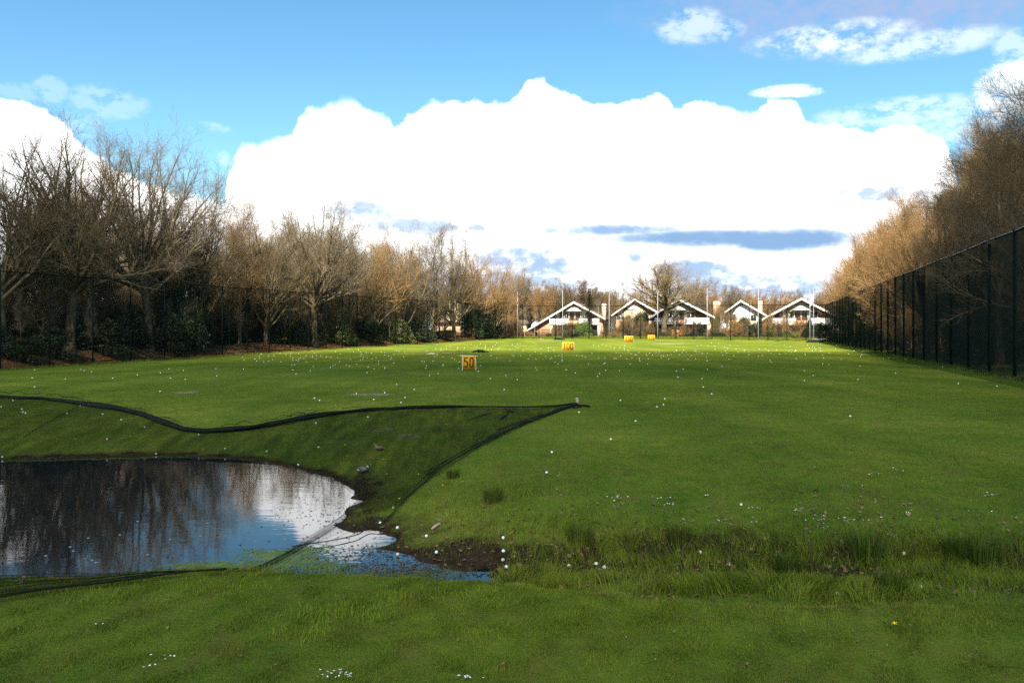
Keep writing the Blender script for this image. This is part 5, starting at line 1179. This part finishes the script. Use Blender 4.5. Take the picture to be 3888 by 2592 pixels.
# debris on the low turf mound behind the 50 board and at the far sand patch
for px, py, sx, sy, sz, mt, lab, cat in [(1640, 1344, .55, .3, .10, m_stick, 'pale flat rubble slab at the left end of the turf mound behind the 50 board', 'rubble'), (1822, 1338, .75, .5, .26, m_fence, 'dark grassy clod at the right end of the turf mound behind the 50 board', 'clod'), (2123, 1290, .9, .6, .30, m_fence, 'small dark heap on the sunlit grass left of the tall pole', 'heap'), (2052, 1289, .5, .3, .22, m_woodbrown, 'dark slanted plank by the sandy patch at the far left', 'plank')]:
    c = g1(px, py); r = np.random.default_rng(int(px)); V, T = [], []
    bm_ = __import__('bmesh').new(); __import__('bmesh').ops.create_icosphere(bm_, subdivisions=3, radius=1)
    for v in bm_.verts:
        k_ = 1 + .22 * math.sin(v.co.x * 5 + px) * math.sin(v.co.y * 6) + .12 * math.sin(v.co.z * 9 + v.co.x * 7); v.co = Vector((v.co.x * sx * k_, v.co.y * sy * k_, v.co.z * sz * k_))
    me = bpy.data.meshes.new(cat); bm_.to_mesh(me); bm_.free(); me.materials.append(mt); o = mesh_obj({'rubble': 'rubble_slab', 'clod': 'turf_clod', 'heap': 'dark_heap', 'plank': 'old_plank'}[cat], me); o.location = c; tag(o, lab, cat)
# long rough grass on that mound
n = 1800; cm = g1(1745, 1338); xx = cm[0] + rng.normal(0, 1.3, n); yy2 = cm[1] + rng.normal(.6, 1.2, n)
blades(xx, yy2, height(xx, yy2), rng.uniform(.08, .22, n), rng.uniform(.02, .05, n), rng.uniform(.2, .8, n), hues(n, .5, .2, .3), False)
tag(mesh_obj('mound_grass', flush()), 'rough grass on the low turf mound behind the 50 board', 'grass', kind='stuff')

# ------------------------------------------------------------------ golf balls
import bmesh
bm_ = bmesh.new(); bmesh.ops.create_icosphere(bm_, subdivisions=3, radius=.0215)
for f in bm_.faces: f.smooth = True
bme = bpy.data.meshes.new('golf_ball'); bm_.to_mesh(bme); bm_.free(); bme.materials.append(m_ball)
bme2 = bme.copy(); bme2.materials[0] = m_ball_mud
bme3 = bme.copy(); bme3.materials[0] = m_ball_pond
near = []
def addz(lst, ox, oy, s): near.extend((ox + a * s, oy + b_ * s) for a, b_ in lst)
addz([(735, 22), (856, 56), (1473, 58), (792, 113), (578, 126), (765, 148), (170, 117), (205, 132), (458, 86), (652, 79), (1831, 175), (1988, 214), (2272, 131), (537, 247), (2205, 400), (1801, 490), (1765, 631), (197, 455), (59, 577), (711, 873), (740, 1012), (940, 1070), (1467, 1083), (1468, 1174), (1465, 1235), (1488, 1283), (1008, 1182), (742, 1212), (1917, 1276), (2105, 1262), (2161, 1287), (622, 980)], 1100, 1450, .5527)
addz([(645, 30), (690, 66), (445, 92), (438, 123), (404, 134), (293, 209), (1412, 183), (1975, 12), (2177, 26), (843, 649), (780, 961), (1690, 905), (1780, 1083), (630, 898), (1348, 1117)], 2200, 1450, .7282)
addz([(230, 11), (535, 8), (558, 15), (607, 22), (909, 44), (1061, 31), (1117, 4), (1213, 15), (1428, 3), (1610, 5), (213, 64), (432, 70), (746, 67), (1127, 66), (1225, 74), (1435, 51), (228, 125), (1059, 154), (1938, 12), (2053, 17), (1958, 38), (86, 216), (8, 257), (145, 273), (152, 292), (169, 299), (529, 252), (444, 301), (681, 306), (802, 343), (957, 393), (709, 472), (1315, 442), (2090, 366), (2107, 525), (1765, 553), (1489, 535), (1033, 568), (16, 590), (1972, 643)], 0, 1400, .574)
floats = [(a * .574, 1400 + b_ * .574) for a, b_ in [(909, 1008), (1370, 1020), (1127, 1128), (1325, 1105), (793, 1097), (585, 1118), (465, 1177), (485, 1204), (70, 1220), (303, 1235), (978, 1228), (1692, 1140), (1885, 1126), (1665, 1229), (1780, 1208), (1808, 1210), (610, 1265), (635, 1280), (1190, 1320), (1752, 1310), (1778, 1300)]]
# middle distance, read from the enlarged photograph (offset 1600,1250 scale .4677; 900,650 scale .5102; 1850,950 scale .2976; 3050,1100 scale .2764)
addz([(66, 380), (136, 365), (302, 322), (309, 269), (462, 347), (480, 300), (559, 405), (685, 379), (778, 413), (672, 496), (925, 315), (937, 334), (1176, 334), (1250, 359), (1430, 387), (1447, 364), (1497, 337), (1608, 341), (2126, 326), (2071, 343), (2083, 395), (2278, 405), (2288, 474), (2322, 332), (1697, 287), (1836, 287), (1357, 285), (1482, 285), (1490, 278), (1775, 262), (1769, 240), (1769, 249), (1841, 243), (1086, 272), (1110, 285), (719, 259), (930, 248), (866, 244), (611, 238), (37, 320), (43, 300), (175, 291), (175, 298), (94, 262), (27, 265), (8, 262), (270, 248), (249, 237), (175, 227), (108, 224), (127, 211), (562, 217), (571, 215), (483, 215), (737, 215), (752, 223), (804, 216), (883, 217), (1010, 225), (1058, 234), (1046, 244), (1088, 221), (1114, 217), (1142, 207), (1141, 226), (1142, 250), (1142, 259), (1262, 217), (1306, 219), (1334, 229), (1384, 198), (1617, 218), (1709, 235), (1667, 243), (1580, 240), (1564, 241), (1440, 234), (1488, 236), (1735, 210), (1745, 212), (1742, 218), (1766, 190), (1701, 202), (1682, 189), (1677, 173), (1647, 167), (1646, 153), (1648, 135), (1612, 152), (1580, 193), (1566, 153), (1538, 142), (1500, 137), (1471, 127), (1440, 139), (1449, 137), (1397, 132), (1831, 215), (1825, 207), (1853, 197), (1877, 212), (1905, 191), (1930, 190), (1948, 236), (1947, 217), (1965, 219), (1998, 213), (2008, 246), (2028, 207), (2051, 186), (2068, 173), (2072, 182), (2094, 210), (2117, 191), (2130, 170), (2150, 190), (2164, 246), (2191, 216), (2226, 243), (2219, 178), (2230, 186), (2253, 187), (2281, 197), (2321, 197), (2315, 232), (2320, 262), (972, 204), (922, 187), (972, 160), (1034, 155), (1030, 176), (1051, 151), (1074, 173), (1028, 153), (826, 175), (785, 153), (767, 149), (739, 127), (779, 125), (802, 119), (910, 112), (930, 125), (720, 167), (600, 130), (611, 113), (580, 143), (632, 150), (624, 163), (569, 171), (541, 170), (519, 147), (517, 157), (519, 132), (481, 118), (454, 142), (432, 135), (405, 127), (350, 156), (295, 148), (290, 160), (233, 142), (204, 137), (206, 160), (160, 158), (159, 175), (130, 127), (115, 160), (45, 178)], 1600, 1250, .4677)
addz([(40, 1387), (53, 1406), (145, 1415), (133, 1400), (168, 1396), (165, 1380), (181, 1363), (235, 1377), (275, 1375), (265, 1405), (233, 1417), (198, 1421), (326, 1422), (320, 1358), (363, 1367), (399, 1360), (398, 1380), (416, 1392), (416, 1408), (441, 1408), (459, 1402), (455, 1417), (470, 1394), (460, 1361), (515, 1422), (513, 1376), (497, 1396), (407, 1447), (429, 1445), (416, 1484), (440, 1512), (546, 1490), (569, 1457), (561, 1376), (561, 1390), (575, 1357), (590, 1402), (592, 1376), (622, 1376), (665, 1386), (699, 1388), (694, 1464), (713, 1451), (731, 1443), (733, 1344), (749, 1394), (764, 1420), (770, 1361), (814, 1447), (836, 1455), (827, 1323), (847, 1404), (866, 1345), (890, 1439), (904, 1331), (921, 1348), (925, 1364), (921, 1376), (940, 1388), (937, 1403), (919, 1409), (963, 1353), (968, 1392), (975, 1461), (968, 1503), (1005, 1398), (1021, 1475), (1000, 1357), (1053, 1437), (1055, 1420), (1035, 1391), (1073, 1348), (1097, 1353), (1099, 1370), (1101, 1465), (1099, 1472), (1128, 1376), (1148, 1390), (1144, 1402), (1168, 1367), (1188, 1337), (1205, 1343), (1166, 1430), (1246, 1350), (1240, 1386)], 900, 650, .5102)
addz([(57, 763), (125, 790), (155, 798), (82, 804), (37, 812), (209, 789), (172, 822), (122, 838), (241, 843), (232, 803), (237, 750), (205, 738), (345, 750), (451, 760), (479, 742), (444, 816), (571, 833), (557, 775), (578, 770), (638, 775), (626, 800), (688, 807), (700, 847), (726, 817), (740, 812), (806, 808), (820, 818), (832, 843), (850, 846), (810, 857), (899, 835), (930, 826), (980, 855), (1010, 852), (1072, 848), (1073, 879), (1175, 885), (1240, 893), (1287, 927), (1366, 945), (1404, 963), (1485, 961), (1565, 962), (1170, 945), (1103, 953), (805, 903), (787, 926), (623, 885), (522, 961), (777, 1055), (354, 874), (268, 899), (279, 942), (22, 887), (267, 1023), (353, 1035), (15, 1120), (134, 1185), (14, 1255), (752, 1240), (1268, 1151), (1912, 1065), (1992, 1046), (2063, 1064)], 3050, 1100, .2764)
addz([(2130, 1272), (2196, 1282), (2333, 1222), (2137, 1206), (1833, 1215), (1540, 1236), (1553, 1255), (1412, 1187), (1456, 1180), (1303, 1173), (1303, 1137), (1252, 1117), (1252, 1135), (1133, 1180), (1082, 1219), (1003, 1304), (1013, 1173), (1000, 1143), (1043, 1129), (1055, 1153), (1160, 1105), (1184, 1140), (1066, 1096), (1029, 1087), (926, 1107), (918, 1072), (850, 1070), (771, 1065), (726, 1070), (699, 1127), (714, 1138), (747, 1137), (791, 1152), (838, 1151), (832, 1201), (837, 1240), (709, 1215), (660, 1178), (624, 1219), (1929, 1163), (1934, 1175), (1815, 1135), (1826, 1128), (1826, 1117), (1777, 1142), (1752, 1132), (1717, 1158), (1643, 1162), (1550, 1155), (1522, 1126), (1615, 1115), (1420, 1107), (1487, 1101), (1705, 1058), (1765, 1078), (885, 1037), (968, 1046), (1093, 1063), (1180, 1070)], 2400, 950, .3401)
seen = set(); pts = []
for a, b_ in near:
    k_ = (round(a / 7), round(b_ / 5))
    if k_ in seen or b_ < 1294: continue
    seen.add(k_); pts.append((a, b_))
pts = np.array(pts); G3 = ground(pts[:, 0], pts[:, 1])
k = (left_off(G3[:, 0], G3[:, 1]) < -.2) & (right_off(G3[:, 0], G3[:, 1]) < -.2) & (back_off(G3[:, 0], G3[:, 1]) < -1); pts, G3 = pts[k], G3[k]
order = np.argsort(G3[:, 1]); pts, G3 = pts[order], G3[order]
fl3 = np.array([(*unproj(a, b_, WATER), WATER) for a, b_ in floats])
NB = 300 - len(fl3)
GROUP = 'golf balls scattered over the range'
def ball_label(px, py, Y):
    if py > 1960 and px > 1850: return 'golf ball lying in the grassy ditch on the right', True
    if py > 1900: return 'golf ball lying on the muddy margin at the pond corner', True
    if Y < 26 and px < 2190 and py < 2000:
        if px < 640: return 'golf ball on the netted bank left of the pond dip', False
        return 'golf ball on the bank around the middle of the black pond net', False
    if Y < 26: return 'golf ball on the near mown grass right of the net post', False
    if Y < 44: return 'golf ball on the mown grass between the rolled net and the 50 board', False
    if px > 2900: return 'golf ball on the mown field toward the right net fence', False
    if px < 1600: return 'golf ball on the mown field toward the left wood', False
    if Y < 88: return 'golf ball on the open field between the 50 and 100 boards', False
    return 'golf ball on the far field beyond the 100 board', False
def bscale(Y): return 1.0 + .55 * min(max((Y - 18) / 55, 0), 1)   # the range balls read a little larger far off
for i, (px, py) in enumerate(pts[:NB]):
    p_ = G3[i]; lab, muddy = ball_label(px, py, p_[1]); s = bscale(p_[1])
    o = bpy.data.objects.new('golf_ball', bme2 if (muddy and i % 3 == 0) else bme); COL.objects.link(o)
    o.location = (p_[0], p_[1], max(p_[2], WATER) + .0215 * s + .006); o.scale = (s,) * 3; o.rotation_euler = (i, i * 2, i * 3)
    tag(o, ('muddy ' if (muddy and i % 3 == 0) else 'white ') + lab, 'golf ball', GROUP)
for i, p_ in enumerate(fl3):
    o = bpy.data.objects.new('golf_ball', bme3); COL.objects.link(o); o.location = (p_[0], p_[1], WATER - .011); o.rotation_euler = (i, i, i)
    tag(o, 'dull wet golf ball half sunk in the dark pond water', 'golf ball', GROUP)
Vb = np.array([v.co for v in bme.vertices]); Tb = np.array([p_.vertices[:] for p_ in bme.polygons]); m = MB()
for p_ in G3[NB:]:
    s = bscale(p_[1]); m.add(Vb * s + p_ + (0, 0, .0215 * s + .006), None, Tb)
tag(m.build('far_golf_balls', m_ball, None, True), 'white golf balls dotted over the far end of the field', 'golf balls', kind='stuff')

# ------------------------------------------------------------------ the cloud behind the viewer whose shadow lies on the near field
to_sun = np.array((math.sin(SUN_AZ) * math.cos(SUN_EL), math.cos(SUN_AZ) * math.cos(SUN_EL), math.sin(SUN_EL)))
alt = 230.0
ctr = np.array((-4.0, -4.0, 0.0)) + to_sun * alt / to_sun[2]
bm_ = bmesh.new(); bmesh.ops.create_icosphere(bm_, subdivisions=6, radius=1)
for v in bm_.verts:
    x, y, z = v.co; sx = abs(x) ** .75 * math.copysign(1, x); sy = abs(y) ** .75 * math.copysign(1, y)
    k_ = 1 + .05 * math.sin(7 * x + 3 * y) + .04 * math.sin(13 * y - 5 * x + 2 * z) + .025 * math.sin(23 * x + 17 * y + 9 * z)
    v.co = Vector((sx * 150 * k_, sy * 88 * k_, z * 14 * (1.0 + .4 * math.sin(9 * x) * math.cos(8 * y)) + (4 * k_)))
cme = bpy.data.meshes.new('cloud'); bm_.to_mesh(cme); bm_.free()
for p_ in cme.polygons: p_.use_smooth = True
m_cloud = bpy.data.materials.new('cloud_vapour'); m_cloud.use_nodes = True; nt = m_cloud.node_tree; nt.nodes.remove(nt.nodes['Principled BSDF'])
df = N(nt, 'ShaderNodeBsdfDiffuse'); df.inputs['Color'].default_value = (.9, .9, .9, 1); tl = N(nt, 'ShaderNodeBsdfTranslucent'); tl.inputs['Color'].default_value = (.9, .9, .9, 1)
m1 = N(nt, 'ShaderNodeMixShader'); nt.links.new(df.outputs[0], m1.inputs[1]); nt.links.new(tl.outputs[0], m1.inputs[2])
tp = N(nt, 'ShaderNodeBsdfTransparent'); m2 = N(nt, 'ShaderNodeMixShader')
p = pos(nt, True); rr = N(nt, 'ShaderNodeVectorMath', operation='LENGTH'); nt.links.new(mapped(nt, p, sc=(1 / 150, 1 / 88, 0)), rr.inputs[0])
nz = noise(nt, p, .035, 6, .6)
e = mth(nt, 'ADD', rr.outputs['Value'], mth(nt, 'MULTIPLY', mth(nt, 'SUBTRACT', nz, .5), .30))
mr = N(nt, 'ShaderNodeMapRange', interpolation_type='SMOOTHSTEP'); setv(mr, **{'From Min': .74, 'From Max': .99, 'To Min': CLOUD_OP, 'To Max': 0.0}); nt.links.new(e, mr.inputs['Value'])
op = mth(nt, 'MULTIPLY', mr.outputs[0], mth(nt, 'ADD', .62, mth(nt, 'MULTIPLY', noise(nt, p, .028, 5), .80)), clamp=True)
nt.links.new(op, m2.inputs[0]); nt.links.new(tp.outputs[0], m2.inputs[1]); nt.links.new(m1.outputs[0], m2.inputs[2]); nt.links.new(m2.outputs[0], nt.nodes['Material Output'].inputs['Surface'])
cme.materials.append(m_cloud); o = mesh_obj('cloud', cme); o.location = ctr; tag(o, kind='structure')

# ------------------------------------------------------------------ sun, sky
sd = bpy.data.lights.new('sun', 'SUN'); sd.energy = SUN_E; sd.angle = R(.5); sd.color = (1.0, .89, .70)
so = bpy.data.objects.new('sun', sd); COL.objects.link(so); so.rotation_euler = Vector(to_sun).to_track_quat('Z', 'Y').to_euler(); so.location = (0, -40, 60)
w = bpy.data.worlds.new('World'); scene.world = w; w.use_nodes = True; nt = w.node_tree
bg = nt.nodes['Background']; bg.inputs['Strength'].default_value = 1.0
sky = N(nt, 'ShaderNodeTexSky', sky_type='NISHITA'); sky.sun_disc = False; sky.sun_elevation = SUN_EL; sky.sun_rotation = SUN_AZ; sky.altitude = 20; sky.air_density = 1.0; sky.dust_density = .6; sky.ozone_density = 1.6
D = N(nt, 'ShaderNodeTexCoord').outputs['Generated']
xyz = N(nt, 'ShaderNodeSeparateXYZ'); nt.links.new(D, xyz.inputs[0])
AZ = mth(nt, 'ARCTAN2', xyz.outputs[0], xyz.outputs[1]); EL = mth(nt, 'ARCSINE', xyz.outputs[2])
def ang(px, py):
    dx = px - CX; return math.atan(dx / F), math.atan((YH - py) / math.hypot(F, dx))
skyc = mixc(nt, 1.0, sky.outputs['Color'], SKY_TINT, 'MULTIPLY')
hs = N(nt, 'ShaderNodeHueSaturation'); setv(hs, Saturation=SKY_SAT, Value=SKY_STR); nt.links.new(skyc, hs.inputs['Color']); skyc = hs.outputs[0]
n1 = noise(nt, D, 9, 8, .6); n2 = noise(nt, D, 26, 7, .62); n3 = noise(nt, mapped(nt, D, sc=(1, 1, 1.9)), 22, 9, .66); n4 = noise(nt, mapped(nt, D, sc=(1, 1, 1.7)), 62, 7, .62); n5 = noise(nt, D, 5, 4, .6)
n3 = mth(nt, 'ADD', mth(nt, 'MULTIPLY', n3, .62), mth(nt, 'MULTIPLY', n4, .38))
vo = N(nt, 'ShaderNodeTexVoronoi', feature='SMOOTH_F1'); setv(vo, Scale=34, Smoothness=.35, Detail=2.0, Roughness=.5, Lacunarity=2.2); nt.links.new(D, vo.inputs['Vector'])
OUT = [(-900, 420), (-300, 420), (0, 372), (90, 380), (210, 420), (300, 520), (390, 585), (470, 640), (560, 680), (660, 705), (780, 735), (850, 735), (868, 700), (880, 590), (910, 545), (1000, 520), (1060, 490), (1120, 470), (1135, 410), (1230, 385), (1290, 352), (1350, 362), (1400, 402), (1470, 415), (1505, 455), (1530, 430), (1600, 385), (1700, 375), (1800, 368), (1960, 345), (2000, 290), (2050, 285), (2120, 325), (2190, 352), (2330, 380), (2420, 358), (2520, 345), (2570, 388), (2620, 365), (2740, 385), (2860, 412), (2890, 385), (2905, 352), (3030, 370), (3060, 440), (3160, 450), (3290, 470), (3420, 455), (3520, 480), (3590, 520), (3650, 575), (3665, 640), (3640, 700), (3720, 730), (3830, 760), (3950, 800), (4300, 860), (5200, 900)]
fc = N(nt, 'ShaderNodeFloatCurve'); cv = fc.mapping.curves[0]
AZ0, AZW, ELW = -.95, 1.9, .6
prs = sorted([((ang(a, b_)[0] - AZ0) / AZW, ang(a, b_)[1] / ELW) for a, b_ in OUT])
prs2 = [prs[0]]
for a, b_ in prs[1:]:
    if a > prs2[-1][0] + .0015: prs2.append((a, b_))
prs = [(0.0, prs2[0][1])] + [p_ for p_ in prs2 if 0 < p_[0] < 1] + [(1.0, prs2[-1][1])]
cv.points[0].location = prs[0]; cv.points[1].location = prs[-1]
for a, b_ in prs[1:-1]: cv.points.new(a, b_)
for p_ in cv.points: p_.handle_type = 'AUTO_CLAMPED'
fc.mapping.update()
wz = mth(nt, 'MULTIPLY', mth(nt, 'SUBTRACT', n2, .5), .022)
nt.links.new(mth(nt, 'DIVIDE', mth(nt, 'SUBTRACT', mth(nt, 'ADD', AZ, wz), AZ0), AZW, clamp=True), fc.inputs['Value'])
top = mth(nt, 'MULTIPLY', fc.outputs[0], ELW)
top = mth(nt, 'ADD', top, mth(nt, 'MULTIPLY', mth(nt, 'SUBTRACT', .42, vo.outputs['Distance']), .009))
top = mth(nt, 'ADD', top, mth(nt, 'MULTIPLY', mth(nt, 'SUBTRACT', n2, .5), .020))
def srange(v, a, b_, lo=0.0, hi=1.0):
    mr = N(nt, 'ShaderNodeMapRange', interpolation_type='SMOOTHSTEP'); setv(mr, **{'From Min': a, 'From Max': b_, 'To Min': lo, 'To Max': hi}); nt.links.new(v, mr.inputs['Value']); return mr.outputs[0]
edge = mth(nt, 'DIVIDE', mth(nt, 'SUBTRACT', top, EL), mth(nt, 'ADD', .0065, srange(n5, .48, .72, 0.0, .030)))
main = srange(edge, -.15, 1.0)
def blob(px, py, rx, ry):
    a, e_ = ang(px, py); du = mth(nt, 'DIVIDE', mth(nt, 'SUBTRACT', AZ, a), rx / F * math.cos(a) ** 2); dv = mth(nt, 'DIVIDE', mth(nt, 'SUBTRACT', EL, e_), ry / F * math.cos(a))
    return mth(nt, 'SQRT', mth(nt, 'ADD', mth(nt, 'MULTIPLY', du, du), mth(nt, 'MULTIPLY', dv, dv)))
def wisp(px, py, rx, ry, amt, soft=1.0, rag=1.0):
    d_ = blob(px, py, rx * 1.25, ry * 1.25); env = mth(nt, 'SUBTRACT', 1.0, mth(nt, 'MULTIPLY', d_, d_), clamp=True)
    v = mth(nt, 'MULTIPLY', env, mth(nt, 'ADD', .5 + .6 * max(0, .6 - rag), mth(nt, 'MULTIPLY', mth(nt, 'SUBTRACT', n3, .47), 5.2 * rag)), clamp=True)
    return mth(nt, 'MULTIPLY', srange(v, .04, .75 * soft), amt)
def vmax(l):
    r = l[0]
    for v in l[1:]: r = mth(nt, 'MAXIMUM', r, v)
    return r
lav = vmax([wisp(3420, 20, 900, 170, .9, 1.2, .5), wisp(2900, 10, 600, 110, .6, 1.2, .6)])
wht = vmax([wisp(2620, 100, 130, 60, .5, 1.0, 1.2), wisp(2700, 120, 120, 40, .4, 1.0, 1.4), wisp(3150, 150, 300, 60, .78), wisp(3480, 175, 330, 50, .6), wisp(3860, 170, 90, 60, .5), wisp(2975, 346, 120, 22, .9, .6, .8), wisp(3060, 350, 70, 18, .8, .6, .8), wisp(3420, 430, 330, 55, .62), wisp(3650, 480, 200, 60, .5), wisp(3850, 340, 150, 110, 1.0, .6), wisp(190, 345, 70, 50, .24, 1.2, 2.2), wisp(410, 390, 150, 60, .24, 1.2, 2.2), wisp(780, 483, 90, 20, .26, 1, 1.8), wisp(100, 350, 150, 30, .18, 1.2, 2), wisp(310, 470, 70, 50, .24, 1.2, 2), wisp(860, 600, 40, 30, .5)])
grey = vmax([wisp(2640, 900, 460, 34, 1.0, 1.0, .16), wisp(2800, 905, 430, 42, 1.0, 1.0, .18), wisp(2980, 912, 300, 54, 1.0, .9, .18), wisp(2330, 874, 420, 30, .96, 1.1, .25), wisp(1400, 800, 210, 56, .86, 1.1, .4), wisp(1590, 860, 240, 40, .82, .9, .5), wisp(2060, 1000, 190, 66, .92, .9, .4), wisp(1930, 985, 150, 60, .9, .9, .4), wisp(2640, 1025, 170, 54, .92, .9, .4), wisp(2800, 1085, 480, 70, .88, .9, .5), wisp(1810, 850, 50, 44, .85, .9, .5), wisp(2420, 978, 60, 34, .88, .9, .5), wisp(1900, 1080, 360, 70, .86, .9, .5), wisp(3300, 735, 240, 46, .84, .9, .6)])
c = mixc(nt, lav, skyc, CL_LAV)
c = mixc(nt, wht, c, CL_WISP)
shade = mth(nt, 'MULTIPLY', srange(n1, .35, .7), .35)
cm_ = mixc(nt, grey, mixc(nt, shade, CL_WHITE, CL_SOFT), CL_GREY)
c = mixc(nt, main, c, cm_)
nt.links.new(c, bg.inputs['Color'])

# ------------------------------------------------------------------ camera and render settings
cd = bpy.data.cameras.new('camera'); cam = bpy.data.objects.new('camera', cd); COL.objects.link(cam); scene.camera = cam
cd.sensor_width = 36.0; cd.lens = F / 3888 * 36; cd.clip_start = .05; cd.clip_end = 5000
cam.location = (0, 0, EYE); cam.rotation_euler = (R(90), 0, 0); cd.shift_y = -(1296 - YH) / 3888
scene.render.engine = 'CYCLES'
cy = scene.cycles; cy.max_bounces = 5; cy.diffuse_bounces = 2; cy.glossy_bounces = 3; cy.transmission_bounces = 3; cy.transparent_max_bounces = 24; cy.caustics_reflective = False; cy.caustics_refractive = False
cy.use_denoising = False; cy.sample_clamp_indirect = 6
scene.view_settings.view_transform = 'Standard'; scene.view_settings.look = 'None'; scene.view_settings.exposure = EXPO; scene.view_settings.gamma = 1
